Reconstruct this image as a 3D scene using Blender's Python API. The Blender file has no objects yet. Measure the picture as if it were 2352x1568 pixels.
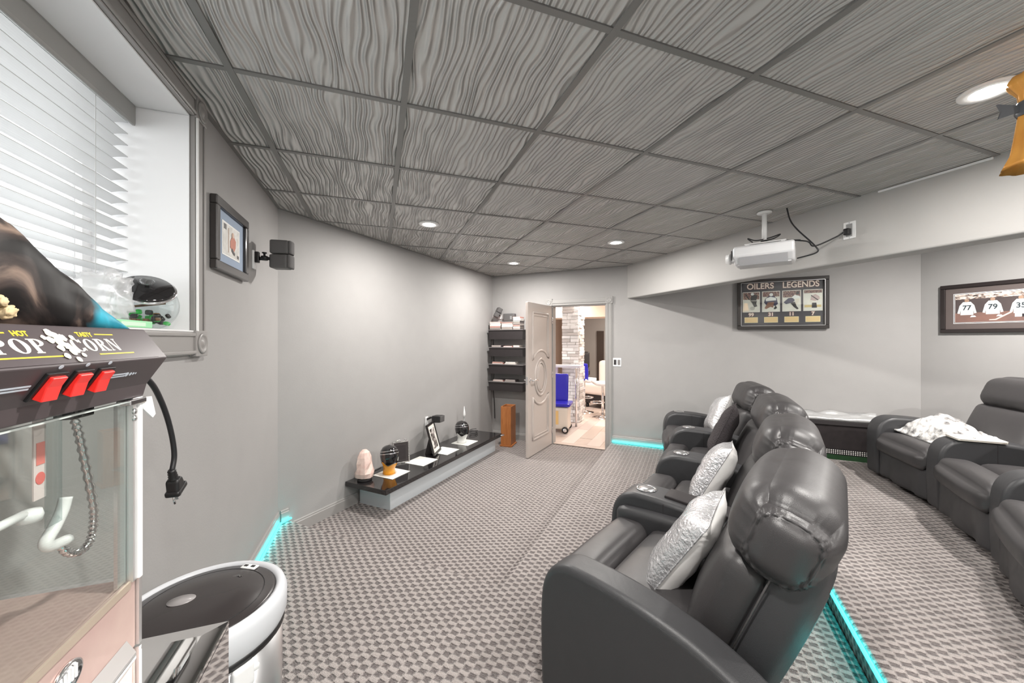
import bpy, bmesh, math, random
from mathutils import Vector, Matrix, noise

random.seed(7)
sc = bpy.context.scene
COL = sc.collection
PI = math.pi
R2 = math.sqrt(0.5)

def lin(r, g, b):
    f = lambda v: ((v / 255 + 0.055) / 1.055) ** 2.4 if v > 10.3 else v / 255 / 12.92
    return (f(r), f(g), f(b), 1.0)

# ------------------------------------------------------------------ camera
cam_d = bpy.data.cameras.new('camera')
cam_d.sensor_width = 36.0
cam_d.lens = 860.6 / 2352 * 36.0
cam_d.shift_y = -4 / 2352
cam_d.clip_start = 0.02
cam_o = bpy.data.objects.new('camera', cam_d)
COL.objects.link(cam_o)
cam_o.location = (0, 0, 1.51)
cam_o.rotation_euler = (PI / 2, 0, math.radians(-19.546))
sc.camera = cam_o

# ------------------------------------------------------------------ world and exposure
w = bpy.data.worlds.new('daylight')
sc.world = w
w.use_nodes = True
bg = w.node_tree.nodes['Background']
bg.inputs['Color'].default_value = (0.98, 0.99, 1.0, 1)
bg.inputs['Strength'].default_value = 4.2
sc.view_settings.view_transform = 'Standard'
sc.view_settings.look = 'None'
sc.view_settings.gamma = 1.0
sc.view_settings.use_curve_mapping = False
sc.view_settings.exposure = 0.0

LAMP_W = 35.0          # watts of each recessed downlight
LED_E = 13.0           # emission strength of the turquoise strips
BAR_W = 210.0          # watts of the lamps in the room behind the door

# levels
Z1, Z2, ZC = 0.12, 0.25, 2.496
XW, XB0, XB1, XR, YB = -0.715, 3.11, 3.27, 5.124, -1.7

# ------------------------------------------------------------------ mesh helpers
def link(o, parent=None, world=True):
    COL.objects.link(o)
    if parent is not None:
        o.parent = parent
        if world:
            o.matrix_parent_inverse = parent['_m'].inverted() if False else ROOTM[parent.name].inverted()
    return o

ROOTM = {}

def obj(name, bm, mat, parent=None, smooth=False, world=False, bevel=0, seg=2, M=None, kind=None):
    """one mesh object; world=True: mesh is in world coordinates although it has a parent"""
    if isinstance(bm, bpy.types.Mesh):
        me = bm
    else:
        bmesh.ops.recalc_face_normals(bm, faces=bm.faces[:])
        me = bpy.data.meshes.new(name)
        bm.to_mesh(me)
        bm.free()
        if smooth:
            me.polygons.foreach_set('use_smooth', [True] * len(me.polygons))
        if mat is not None:
            me.materials.append(mat)
    o = bpy.data.objects.new(name, me)
    if M is not None:
        o.matrix_basis = M
    COL.objects.link(o)
    if parent is not None:
        o.parent = parent
        if world:
            o.matrix_parent_inverse = ROOTM[parent.name].inverted()
    ROOTM[o.name] = (ROOTM[parent.name] if parent is not None and not world else Matrix()) @ (M if M is not None else Matrix())
    if bevel:
        m = o.modifiers.new('bevel', 'BEVEL')
        m.width = bevel
        m.segments = seg
        m.limit_method = 'ANGLE'
        m.angle_limit = math.radians(40)
    if kind:
        o['kind'] = kind
    return o

def tag(o, label, cat, group=None, kind=None):
    if label:
        o['label'] = label
    if cat:
        o['category'] = cat
    if group:
        o['group'] = group
    if kind:
        o['kind'] = kind
    return o

def thing(name, label, cat, loc=(0, 0, 0), rz=0.0, group=None, M=None):
    o = bpy.data.objects.new(name, None)
    o.empty_display_size = 0.1
    if M is None:
        M = Matrix.Translation(loc) @ Matrix.Rotation(rz, 4, 'Z')
    o.matrix_basis = M
    COL.objects.link(o)
    ROOTM[o.name] = M.copy()
    return tag(o, label, cat, group)

def struct(o):
    o['kind'] = 'structure'
    return o

def BM():
    return bmesh.new()

def box(bm, x0, x1, y0, y1, z0, z1, M=None):
    vs = [Vector((x, y, z)) for x in (x0, x1) for y in (y0, y1) for z in (z0, z1)]
    if M is not None:
        vs = [M @ v for v in vs]
    v = [bm.verts.new(p) for p in vs]
    for f in ((0, 1, 3, 2), (4, 6, 7, 5), (0, 4, 5, 1), (2, 3, 7, 6), (0, 2, 6, 4), (1, 5, 7, 3)):
        bm.faces.new([v[i] for i in f])
    return bm

def boxb(*a, M=None):
    return box(BM(), *a, M=M)

def prism(poly, d, M=None, bm=None):
    """polygon in local xy, extruded from z=0 to z=d"""
    bm = bm or BM()
    M = M or Matrix()
    a = [bm.verts.new(M @ Vector((p[0], p[1], 0))) for p in poly]
    b = [bm.verts.new(M @ Vector((p[0], p[1], d))) for p in poly]
    n = len(poly)
    bm.faces.new(a[::-1])
    bm.faces.new(b)
    for i in range(n):
        bm.faces.new((a[i], a[(i + 1) % n], b[(i + 1) % n], b[i]))
    return bm

def frames(pts):
    T = []
    n = len(pts)
    for i in range(n):
        a = pts[max(i - 1, 0)]
        b = pts[min(i + 1, n - 1)]
        T.append((b - a).normalized())
    up = Vector((0, 0, 1)) if abs(T[0].z) < 0.9 else Vector((1, 0, 0))
    N = (up - T[0] * up.dot(T[0])).normalized()
    out = []
    for t in T:
        N = (N - t * N.dot(t))
        N = N.normalized() if N.length > 1e-6 else t.orthogonal().normalized()
        out.append((N, t.cross(N)))
    return out

def tube(pts, r, seg=8, bm=None, closed=False, rfun=None, M=None):
    bm = bm or BM()
    pts = [Vector(p) for p in pts]
    if M is not None:
        pts = [M @ p for p in pts]
    if closed:
        n = len(pts)
        ext = [pts[-1]] + pts + [pts[0]]
        fr = frames(ext)[1:-1]
    else:
        fr = frames(pts)
    rings = []
    for i, p in enumerate(pts):
        rr = rfun(i) if rfun else r
        N, B = fr[i]
        rings.append([bm.verts.new(p + (N * math.cos(2 * PI * k / seg) + B * math.sin(2 * PI * k / seg)) * rr) for k in range(seg)])
    m = len(rings)
    for i in range(m if closed else m - 1):
        a, b = rings[i], rings[(i + 1) % m]
        for k in range(seg):
            bm.faces.new((a[k], a[(k + 1) % seg], b[(k + 1) % seg], b[k]))
    if not closed:
        bm.faces.new(rings[0][::-1])
        bm.faces.new(rings[-1])
    return bm

def cyl(p0, p1, r, seg=16, r1=None, bm=None):
    r1 = r if r1 is None else r1
    return tube([p0, p1], r, seg, bm, rfun=lambda i: (r, r1)[i])

def lathe(prof, seg=24, M=None, bm=None, sx=1.0, sy=1.0, caps=True):
    bm = bm or BM()
    M = M or Matrix()
    rings = []
    for r, z in prof:
        rings.append([bm.verts.new(M @ Vector((r * sx * math.cos(2 * PI * k / seg), r * sy * math.sin(2 * PI * k / seg), z))) for k in range(seg)])
    for a, b in zip(rings, rings[1:]):
        for k in range(seg):
            bm.faces.new((a[k], a[(k + 1) % seg], b[(k + 1) % seg], b[k]))
    if caps:
        bm.faces.new(rings[0][::-1])
        bm.faces.new(rings[-1])
    return bm

def rbox(w, d, h, r, n=10, fn=None, M=None, bm=None):
    """rounded box centred on the origin; fn(p, q) -> p may reshape (q = -1..1 cube coordinates)"""
    bm = bm or BM()
    M = M or Matrix()
    hx, hy, hz = w / 2, d / 2, h / 2
    r = min(r, hx, hy, hz)
    cache = {}
    def vert(a, b, c):
        k = (a, b, c)
        if k in cache:
            return cache[k]
        q = Vector((2 * a / n - 1, 2 * b / n - 1, 2 * c / n - 1))
        s = lambda t: math.copysign(abs(t) ** 0.75, t)
        p = Vector((s(q.x) * hx, s(q.y) * hy, s(q.z) * hz))
        i = Vector((max(-hx + r, min(hx - r, p.x)), max(-hy + r, min(hy - r, p.y)), max(-hz + r, min(hz - r, p.z))))
        dlt = p - i
        if dlt.length > 1e-9:
            m = max(abs(dlt.x), abs(dlt.y), abs(dlt.z))
            p = i + dlt.normalized() * m
        if fn:
            p = fn(p, q)
        v = bm.verts.new(M @ p)
        cache[k] = v
        return v
    for a in range(n):
        for b in range(n):
            for lo in (0, n):
                bm.faces.new([vert(*t) for t in ((a, b, lo), (a + 1, b, lo), (a + 1, b + 1, lo), (a, b + 1, lo))])
                bm.faces.new([vert(*t) for t in ((a, lo, b), (a + 1, lo, b), (a + 1, lo, b + 1), (a, lo, b + 1))])
                bm.faces.new([vert(*t) for t in ((lo, a, b), (lo, a + 1, b), (lo, a + 1, b + 1), (lo, a, b + 1))])
    return bm

def ell(cx, cy, rx, ry, n=32, a0=0.0, a1=2 * PI):
    full = abs(a1 - a0 - 2 * PI) < 1e-6
    m = n if full else n + 1
    return [(cx + rx * math.cos(a0 + (a1 - a0) * i / n), cy + ry * math.sin(a0 + (a1 - a0) * i / n)) for i in range(m)]

def smoothline(pts, k=6):
    """Catmull-Rom through points"""
    P = [Vector(p) for p in pts]
    P = [P[0] * 2 - P[1]] + P + [P[-1] * 2 - P[-2]]
    out = []
    for i in range(1, len(P) - 2):
        for j in range(k):
            t = j / k
            a, b, c, d = P[i - 1], P[i], P[i + 1], P[i + 2]
            out.append(0.5 * ((2 * b) + (c - a) * t + (2 * a - 5 * b + 4 * c - d) * t * t + (3 * b - a - 3 * c + d) * t ** 3))
    out.append(P[-2])
    return out

def text_mesh(s, size, depth=0.001, off=0.0, align='CENTER', M=None):
    cu = bpy.data.curves.new('lettering', 'FONT')
    cu.body = s
    cu.size = size
    cu.extrude = depth / 2
    cu.offset = off
    cu.align_x = align
    cu.align_y = 'CENTER'
    o = bpy.data.objects.new('lettering', cu)
    COL.objects.link(o)
    dg = bpy.context.evaluated_depsgraph_get()
    me = bpy.data.meshes.new_from_object(o.evaluated_get(dg))
    bpy.data.objects.remove(o)
    bpy.data.curves.remove(cu)
    if M is not None:
        me.transform(M)
    return me

def Dp(u, n, z=0.0):
    """door wall frame: u along the wall to the right, n beyond the wall"""
    return Vector((3.6475 + (u + n) * R2, 3.6475 + (n - u) * R2, z))

def Sp(s, off, z=0.0):
    """screen wall frame: s along the wall, off into the room"""
    return Vector((-1.975 + (s + off) * R2, 1.975 + (s - off) * R2, z))

def DM(u, n, z=0.0):
    return Matrix.Translation(Dp(u, n, z)) @ Matrix.Rotation(-PI / 4, 4, 'Z')

def SM(s, off, z=0.0):
    return Matrix.Translation(Sp(s, off, z)) @ Matrix.Rotation(PI / 4, 4, 'Z')

# ------------------------------------------------------------------ materials
def nodes_of(m):
    m.use_nodes = True
    nt = m.node_tree
    return nt, nt.nodes, nt.links, nt.nodes['Principled BSDF']

def mat(name, col, rough=0.5, metal=0.0, spec=0.5, noise_amt=0.0, noise_scale=20.0, bump=0.0, bump_scale=80.0, coat=0.0, emit=None, emit_s=0.0, col2=None, stretch=None, trans=0.0, ior=1.45, alpha=1.0, sheen=0.0):
    m = bpy.data.materials.new(name)
    nt, N, L, P = nodes_of(m)
    P.inputs['Base Color'].default_value = col
    P.inputs['Roughness'].default_value = rough
    P.inputs['Metallic'].default_value = metal
    P.inputs['Specular IOR Level'].default_value = spec
    P.inputs['Coat Weight'].default_value = coat
    P.inputs['Coat Roughness'].default_value = 0.08
    P.inputs['Transmission Weight'].default_value = trans
    P.inputs['IOR'].default_value = ior
    P.inputs['Alpha'].default_value = alpha
    P.inputs['Sheen Weight'].default_value = sheen
    if emit:
        P.inputs['Emission Color'].default_value = emit
        P.inputs['Emission Strength'].default_value = emit_s
    vec = None
    if noise_amt or bump:
        tc = N.new('ShaderNodeTexCoord')
        vec = tc.outputs['Object']
        if stretch:
            mp = N.new('ShaderNodeMapping')
            mp.inputs['Scale'].default_value = stretch
            L.new(vec, mp.inputs['Vector'])
            vec = mp.outputs['Vector']
    if noise_amt:
        nz = N.new('ShaderNodeTexNoise')
        nz.inputs['Scale'].default_value = noise_scale
        nz.inputs['Detail'].default_value = 5
        L.new(vec, nz.inputs['Vector'])
        mx = N.new('ShaderNodeMix')
        mx.data_type = 'RGBA'
        c2 = col2 or tuple(c * 0.55 for c in col[:3]) + (1,)
        mx.inputs[6].default_value = col
        mx.inputs[7].default_value = c2
        mr = N.new('ShaderNodeMapRange')
        mr.inputs['From Min'].default_value = 0.35
        mr.inputs['From Max'].default_value = 0.7
        mr.inputs['To Max'].default_value = noise_amt
        L.new(nz.outputs['Fac'], mr.inputs['Value'])
        L.new(mr.outputs['Result'], mx.inputs[0])
        L.new(mx.outputs[2], P.inputs['Base Color'])
    if bump:
        nb = N.new('ShaderNodeTexNoise')
        nb.inputs['Scale'].default_value = bump_scale
        nb.inputs['Detail'].default_value = 3
        L.new(vec, nb.inputs['Vector'])
        bp = N.new('ShaderNodeBump')
        bp.inputs['Strength'].default_value = bump
        bp.inputs['Distance'].default_value = 0.01
        L.new(nb.outputs['Fac'], bp.inputs['Height'])
        L.new(bp.outputs['Normal'], P.inputs['Normal'])
    return m

def math_node(N, L, op, a, b=None, c=None):
    n = N.new('ShaderNodeMath')
    n.operation = op
    for i, v in enumerate((a, b, c)):
        if v is None:
            continue
        if isinstance(v, (int, float)):
            n.inputs[i].default_value = v
        else:
            L.new(v, n.inputs[i])
    return n.outputs[0]

def carpet_material():
    m = bpy.data.materials.new('woven_carpet')
    nt, N, L, P = nodes_of(m)
    geo = N.new('ShaderNodeNewGeometry')
    mp = N.new('ShaderNodeMapping')
    mp.inputs['Rotation'].default_value = (0, 0, math.radians(-45))
    L.new(geo.outputs['Position'], mp.inputs['Vector'])
    wob = N.new('ShaderNodeTexNoise')
    wob.inputs['Scale'].default_value = 42
    L.new(mp.outputs['Vector'], wob.inputs['Vector'])
    wv = N.new('ShaderNodeVectorMath')
    wv.operation = 'MULTIPLY_ADD'
    wv.inputs[1].default_value = (0.015, 0.013, 0)
    L.new(wob.outputs['Color'], wv.inputs[0])
    L.new(mp.outputs['Vector'], wv.inputs[2])
    sp = N.new('ShaderNodeSeparateXYZ')
    L.new(wv.outputs[0], sp.inputs[0])
    a = 1 / 0.046
    # add height so that risers carry the weave too
    u = math_node(N, L, 'MULTIPLY', math_node(N, L, 'ADD', sp.outputs['X'], 0.0), a)
    v = math_node(N, L, 'MULTIPLY', math_node(N, L, 'ADD', sp.outputs['Y'], sp.outputs['Z']), a * 1.15)
    row = math_node(N, L, 'FLOOR', v)
    par = math_node(N, L, 'MULTIPLY', math_node(N, L, 'MODULO', row, 2.0), 0.5)
    uu = math_node(N, L, 'SUBTRACT', math_node(N, L, 'FRACT', math_node(N, L, 'ADD', math_node(N, L, 'ADD', u, par), 100.0)), 0.5)
    vv = math_node(N, L, 'SUBTRACT', math_node(N, L, 'FRACT', math_node(N, L, 'ADD', v, 100.0)), 0.5)
    au = math_node(N, L, 'ABSOLUTE', uu)
    av = math_node(N, L, 'ABSOLUTE', vv)
    d = math_node(N, L, 'MAXIMUM', au, math_node(N, L, 'MULTIPLY', av, 0.62))
    mr = N.new('ShaderNodeMapRange')
    mr.interpolation_type = 'SMOOTHSTEP'
    mr.inputs['From Min'].default_value = 0.17
    mr.inputs['From Max'].default_value = 0.31
    L.new(d, mr.inputs['Value'])
    # bars rise towards their middle
    bar = math_node(N, L, 'SUBTRACT', 1.0, math_node(N, L, 'POWER', math_node(N, L, 'MULTIPLY', math_node(N, L, 'SUBTRACT', 0.5, au), 2.0), 2.0))
    fn = N.new('ShaderNodeTexNoise')
    fn.inputs['Scale'].default_value = 320
    fn.inputs['Detail'].default_value = 2
    L.new(geo.outputs['Position'], fn.inputs['Vector'])
    big = N.new('ShaderNodeTexNoise')
    big.inputs['Scale'].default_value = 3.0
    L.new(geo.outputs['Position'], big.inputs['Vector'])
    h = math_node(N, L, 'ADD', math_node(N, L, 'MULTIPLY', mr.outputs['Result'], bar), math_node(N, L, 'MULTIPLY', fn.outputs['Fac'], 0.5))
    mix = N.new('ShaderNodeMix')
    mix.data_type = 'RGBA'
    mix.inputs[6].default_value = lin(92, 83, 82)
    mix.inputs[7].default_value = lin(192, 182, 178)
    streak = N.new('ShaderNodeTexNoise')
    streak.inputs['Scale'].default_value = 1.0
    streak.inputs['Detail'].default_value = 2
    smp = N.new('ShaderNodeMapping')
    smp.inputs['Scale'].default_value = (330, 90, 90)
    L.new(mp.outputs['Vector'], smp.inputs['Vector'])
    L.new(smp.outputs['Vector'], streak.inputs['Vector'])
    low = math_node(N, L, 'MULTIPLY', math_node(N, L, 'SUBTRACT', streak.outputs['Fac'], 0.38), 1.1)
    f = math_node(N, L, 'MULTIPLY', mr.outputs['Result'], math_node(N, L, 'ADD', 0.70, math_node(N, L, 'MULTIPLY', fn.outputs['Fac'], 0.34)))
    f = math_node(N, L, 'ADD', f, math_node(N, L, 'MULTIPLY', low, math_node(N, L, 'SUBTRACT', 1.0, mr.outputs['Result'])))
    f = math_node(N, L, 'MAXIMUM', math_node(N, L, 'MINIMUM', f, 1.0), 0.0)
    L.new(f, mix.inputs[0])
    L.new(mix.outputs[2], P.inputs['Base Color'])
    P.inputs['Roughness'].default_value = 0.95
    P.inputs['Specular IOR Level'].default_value = 0.1
    P.inputs['Sheen Weight'].default_value = 0.25
    bp = N.new('ShaderNodeBump')
    bp.inputs['Strength'].default_value = 1.0
    bp.inputs['Distance'].default_value = 0.018
    L.new(h, bp.inputs['Height'])
    L.new(bp.outputs['Normal'], P.inputs['Normal'])
    return m

def tile_material():
    m = bpy.data.materials.new('rippled_ceiling_tile')
    nt, N, L, P = nodes_of(m)
    geo = N.new('ShaderNodeNewGeometry')
    oi = N.new('ShaderNodeObjectInfo')
    off = N.new('ShaderNodeVectorMath')
    off.operation = 'MULTIPLY_ADD'
    off.inputs[1].default_value = (0.35, 0.12, 9.0)
    L.new(oi.outputs['Random'], off.inputs[0])
    L.new(geo.outputs['Position'], off.inputs[2])
    mp = N.new('ShaderNodeMapping')
    mp.inputs['Scale'].default_value = (9, 3.2, 1)
    L.new(off.outputs[0], mp.inputs['Vector'])
    nz = N.new('ShaderNodeTexNoise')
    nz.inputs['Scale'].default_value = 1.0
    nz.inputs['Detail'].default_value = 1.0
    nz.inputs['Roughness'].default_value = 0.4
    L.new(mp.outputs['Vector'], nz.inputs['Vector'])
    # nearly parallel wavy ridges along Y whose height swells and fades
    sx = N.new('ShaderNodeSeparateXYZ')
    L.new(off.outputs[0], sx.inputs[0])
    ph = math_node(N, L, 'ADD', math_node(N, L, 'MULTIPLY', sx.outputs['X'], 2 * PI / 0.024), math_node(N, L, 'MULTIPLY', nz.outputs['Fac'], 21.0))
    wv_ = math_node(N, L, 'ADD', math_node(N, L, 'MULTIPLY', math_node(N, L, 'SINE', ph), 0.5), 0.5)
    mp2 = N.new('ShaderNodeMapping')
    mp2.inputs['Scale'].default_value = (34, 6.0, 1)
    L.new(off.outputs[0], mp2.inputs['Vector'])
    nz2 = N.new('ShaderNodeTexNoise')
    nz2.inputs['Scale'].default_value = 1.0
    nz2.inputs['Detail'].default_value = 0.0
    L.new(mp2.outputs['Vector'], nz2.inputs['Vector'])
    r = math_node(N, L, 'MULTIPLY', math_node(N, L, 'POWER', wv_, 1.4), math_node(N, L, 'ADD', 0.15, math_node(N, L, 'MULTIPLY', nz2.outputs['Fac'], 1.3)))
    bp = N.new('ShaderNodeBump')
    bp.inputs['Strength'].default_value = 1.0
    bp.inputs['Distance'].default_value = 0.0105
    L.new(r, bp.inputs['Height'])
    L.new(bp.outputs['Normal'], P.inputs['Normal'])
    P.inputs['Base Color'].default_value = lin(188, 185, 182)
    P.inputs['Roughness'].default_value = 0.22
    P.inputs['Specular IOR Level'].default_value = 0.9
    return m

def leather_material(name, col, rough=0.40, wrinkle=0.045):
    m = bpy.data.materials.new(name)
    nt, N, L, P = nodes_of(m)
    tc = N.new('ShaderNodeTexCoord')
    vo = N.new('ShaderNodeTexVoronoi')
    vo.inputs['Scale'].default_value = 420
    L.new(tc.outputs['Object'], vo.inputs['Vector'])
    nz = N.new('ShaderNodeTexNoise')
    nz.inputs['Scale'].default_value = 7
    nz.inputs['Detail'].default_value = 4
    nz.inputs['Distortion'].default_value = 1.2
    L.new(tc.outputs['Object'], nz.inputs['Vector'])
    b1 = N.new('ShaderNodeBump')
    b1.inputs['Strength'].default_value = 0.12
    b1.inputs['Distance'].default_value = 0.002
    L.new(vo.outputs['Distance'], b1.inputs['Height'])
    b2 = N.new('ShaderNodeBump')
    b2.inputs['Strength'].default_value = wrinkle
    b2.inputs['Distance'].default_value = 0.02
    L.new(nz.outputs['Fac'], b2.inputs['Height'])
    L.new(b1.outputs['Normal'], b2.inputs['Normal'])
    L.new(b2.outputs['Normal'], P.inputs['Normal'])
    P.inputs['Base Color'].default_value = col
    rr = N.new('ShaderNodeMapRange')
    rr.inputs['To Min'].default_value = rough - 0.06
    rr.inputs['To Max'].default_value = rough + 0.12
    L.new(nz.outputs['Fac'], rr.inputs['Value'])
    L.new(rr.outputs['Result'], P.inputs['Roughness'])
    P.inputs['Specular IOR Level'].default_value = 0.55
    return m

def print_material(name, cols, scale=30.0, stretch=(1, 1, 1), rough=0.4, detail=4, dist=1.0):
    """flat print: noise through a colour ramp with hard-ish patches"""
    m = bpy.data.materials.new(name)
    nt, N, L, P = nodes_of(m)
    tc = N.new('ShaderNodeTexCoord')
    mp = N.new('ShaderNodeMapping')
    mp.inputs['Scale'].default_value = stretch
    L.new(tc.outputs['Object'], mp.inputs['Vector'])
    nz = N.new('ShaderNodeTexNoise')
    nz.inputs['Scale'].default_value = scale
    nz.inputs['Detail'].default_value = detail
    nz.inputs['Distortion'].default_value = dist
    L.new(mp.outputs['Vector'], nz.inputs['Vector'])
    cr = N.new('ShaderNodeValToRGB')
    el = cr.color_ramp.elements
    el[0].position, el[0].color = cols[0]
    el[1].position, el[1].color = cols[-1]
    for p, c in cols[1:-1]:
        e = el.new(p)
        e.color = c
    L.new(nz.outputs['Fac'], cr.inputs['Fac'])
    L.new(cr.outputs['Color'], P.inputs['Base Color'])
    P.inputs['Roughness'].default_value = rough
    return m

def clear_glass(name, tint=(0.95, 0.97, 0.96, 1), refl=0.10):
    m = bpy.data.materials.new(name)
    m.use_nodes = True
    nt = m.node_tree
    N, L = nt.nodes, nt.links
    N.remove(N['Principled BSDF'])
    out = N['Material Output']
    t = N.new('ShaderNodeBsdfTransparent')
    t.inputs['Color'].default_value = tint
    g = N.new('ShaderNodeBsdfGlossy')
    g.inputs['Roughness'].default_value = 0.02
    lw = N.new('ShaderNodeLayerWeight')
    lw.inputs['Blend'].default_value = 0.5
    mx = N.new('ShaderNodeMixShader')
    f5 = math_node(N, L, 'POWER', lw.outputs['Facing'], 4.0)
    fac = math_node(N, L, 'ADD', refl * 0.5, math_node(N, L, 'MULTIPLY', f5, 0.75 - refl * 0.5))
    L.new(fac, mx.inputs['Fac'])
    L.new(t.outputs[0], mx.inputs[1])
    L.new(g.outputs[0], mx.inputs[2])
    L.new(mx.outputs[0], out.inputs['Surface'])
    return m

MT = {}
MT['wall'] = mat('grey_wall_paint', lin(163, 161, 160), 0.75, bump=0.05, bump_scale=120, noise_amt=0.06, noise_scale=6)
MT['beam'] = mat('light_grey_beam_paint', lin(176, 174, 172), 0.7, bump=0.04, bump_scale=120)
MT['trim'] = mat('satin_grey_trim_paint', lin(158, 156, 154), 0.35)
MT['casing'] = mat('satin_window_casing', lin(150, 147, 145), 0.3)
MT['white'] = mat('white_paint', lin(240, 240, 240), 0.5)
MT['reveal'] = mat('white_reveal_paint', lin(235, 235, 236), 0.6)
MT['carpet'] = carpet_material()
MT['tile'] = tile_material()
MT['grid'] = mat('dark_grid_metal', lin(122, 120, 118), 0.35, spec=0.6)
MT['leather'] = leather_material('black_leather', lin(58, 56, 57), 0.40)
MT['leather_flat'] = leather_material('black_leather_panel', lin(54, 54, 56), 0.42, 0.06)
MT['piping'] = mat('leather_piping', lin(70, 68, 68), 0.35)
MT['chrome'] = mat('chrome', (0.85, 0.85, 0.86, 1), 0.12, 1.0)
MT['steel'] = mat('brushed_steel', (0.62, 0.62, 0.63, 1), 0.32, 1.0)
MT['alu'] = mat('satin_aluminium', (0.8, 0.8, 0.8, 1), 0.4, 1.0)
MT['black'] = mat('black_plastic', lin(32, 31, 32), 0.4)
MT['blackgloss'] = mat('black_gloss_lacquer', lin(30, 28, 29), 0.08, coat=0.6)
MT['blackmatte'] = mat('black_matte', lin(44, 40, 41), 0.7)
MT['whiteplastic'] = mat('white_plastic', lin(236, 236, 236), 0.3)
MT['mirror'] = mat('mirror', (0.9, 0.9, 0.9, 1), 0.03, 1.0)
MT['glass'] = clear_glass('clear_glass')
MT['winglass'] = clear_glass('window_glass', (0.97, 0.98, 0.98, 1), 0.05)
MT['led'] = mat('turquoise_led', lin(60, 230, 230), 0.4, emit=(0.016, 0.70, 0.70, 1), emit_s=LED_E)
MT['lampface'] = mat('lamp_face', (1, 1, 1, 1), 0.4, emit=(1.0, 0.97, 0.92, 1), emit_s=40.0)
MT['cord'] = mat('black_cord', lin(36, 36, 38), 0.35)
MT['door'] = mat('door_paint', lin(186, 176, 170), 0.32, spec=0.5)
MT['sequin'] = mat('silver_sequin_cloth', lin(222, 222, 224), 0.22, 0.55, bump=0.9, bump_scale=70, noise_amt=0.35, noise_scale=14, col2=lin(150, 150, 153))
MT['satin'] = mat('white_satin_cloth', lin(232, 230, 228), 0.4, bump=0.3, bump_scale=14)
MT['knit'] = mat('dark_knit_cloth', lin(58, 53, 55), 0.85, bump=0.9, bump_scale=110)

# ================================================================== lamps
LIGHT_SPOTS = [
    (0.399, 3.231, 'recessed ceiling lamp left of centre above the low console'),
    (1.625, 4.51, 'recessed ceiling lamp nearest the open door'),
    (2.249, 3.204, 'small recessed ceiling lamp right of the door lamp, over the far recliner'),
    (2.262, 0.763, 'large bright recessed ceiling lamp at the right near the beam'),
    (0.40, 0.55, 'unseen recessed ceiling lamp added over the carpet in front of the popcorn machine'),  # from here on: unseen lamps added to light the foreground and rear
    (0.45, -0.95, 'unseen recessed ceiling lamp added at the back of the room on the window side'),
    (2.26, -0.95, 'unseen recessed ceiling lamp added at the back of the room beside the beam'),
    (4.15, 1.15, 'unseen recessed ceiling lamp added behind the beam over the rear seats'),
    (4.15, -0.75, 'unseen recessed ceiling lamp added behind the beam near the back wall'),
]
def downlight(x, y, label, watts):
    t = thing('ceiling_downlight', label, 'lamp', (x, y, ZC), group='recessed ceiling lamps')
    obj('trim_ring', lathe([(0.052, -0.004), (0.052, -0.012), (0.078, -0.012), (0.084, -0.008), (0.084, -0.002), (0.052, -0.002)], 28, caps=False), MT['whiteplastic'], t, True)
    obj('lamp_lens', lathe([(0.0505, -0.003), (0.0505, -0.008), (0.001, -0.0105)], 24), MT['lampface'], t, True)
    l = bpy.data.lights.new('downlight_glow', 'AREA')
    l.shape = 'DISK'
    l.size = 0.1
    l.energy = watts
    l.color = (1.0, 0.965, 0.92)
    lo = bpy.data.objects.new('downlight_glow', l)
    COL.objects.link(lo)
    lo.parent = t
    lo.location = (0, 0, -0.016)
    return t
for i, (x, y, lb) in enumerate(LIGHT_SPOTS):
    downlight(x, y, lb, LAMP_W * (1.9 if x > 3.3 else 1.0))  # added lamps behind the beam run stronger to brighten the walls there

# ================================================================== room shell
def clip(poly, planes):
    for (a, b, c) in planes:                    # keep a*x + b*y <= c
        out = []
        for i in range(len(poly)):
            p, q = poly[i], poly[(i + 1) % len(poly)]
            dp, dq = a * p[0] + b * p[1] - c, a * q[0] + b * q[1] - c
            if dp <= 0:
                out.append(p)
            if dp * dq < 0:
                t = dp / (dp - dq)
                out.append((p[0] + (q[0] - p[0]) * t, p[1] + (q[1] - p[1]) * t))
        poly = out
        if len(poly) < 3:
            return []
    return poly

ROOM = [(-1, 0, -XW), (-1, 1, 3.95), (1, 1, 7.295), (1, 0, XR), (0, -1, -YB)]
BIG = [(-3, -3), (8, -3), (8, 8), (-3, 8)]

def slab(name, planes, z0, z1, m):
    poly = clip(BIG, planes)
    return prism(poly, z1 - z0, Matrix.Translation((0, 0, z0)))

struct(obj('floor', slab('floor', ROOM, -0.06, 0.0, MT['carpet']), MT['carpet']))
# raised floors with carpeted, softly rounded edges
P1 = ROOM + [(1, 1, 99), (1, -1, 99)]
front1 = [(-1, -1, -99)]
def platform(name, poly, z0, z1):
    o = obj(name, prism(poly, z1 - z0, Matrix.Translation((0, 0, z0))), MT['carpet'], bevel=0.02, seg=3)
    return struct(o)
# first step: everything behind both lines X+Y=2.66 (left) and Y-X=1.385 (right)
full = clip(BIG, ROOM)
p_left = clip(full, [(1, 1, 2.66)])
# non-convex union built as one outline
K = ((2.66 - 1.385) / 2, (2.66 + 1.385) / 2)
sL = ((2.66 - 3.95) / 2, (2.66 + 3.95) / 2)
dR = ((7.295 - 1.385) / 2, (7.295 + 1.385) / 2)
cR = (XR, 7.295 - XR)
outline1 = [(XW, YB), (XR, YB), cR, dR, K, sL, (XW, 3.235)]
platform('floor_step', outline1, 0.0005, Z1)
# second step: behind the line Y-X=-0.92
e0 = (YB + 0.92, YB)
e1 = ((7.295 + 0.92) / 2, (7.295 - 0.92) / 2)
outline2 = [e0, (XR, YB), cR, e1]
platform('floor_riser', outline2, Z1 + 0.0005, Z2)

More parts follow.
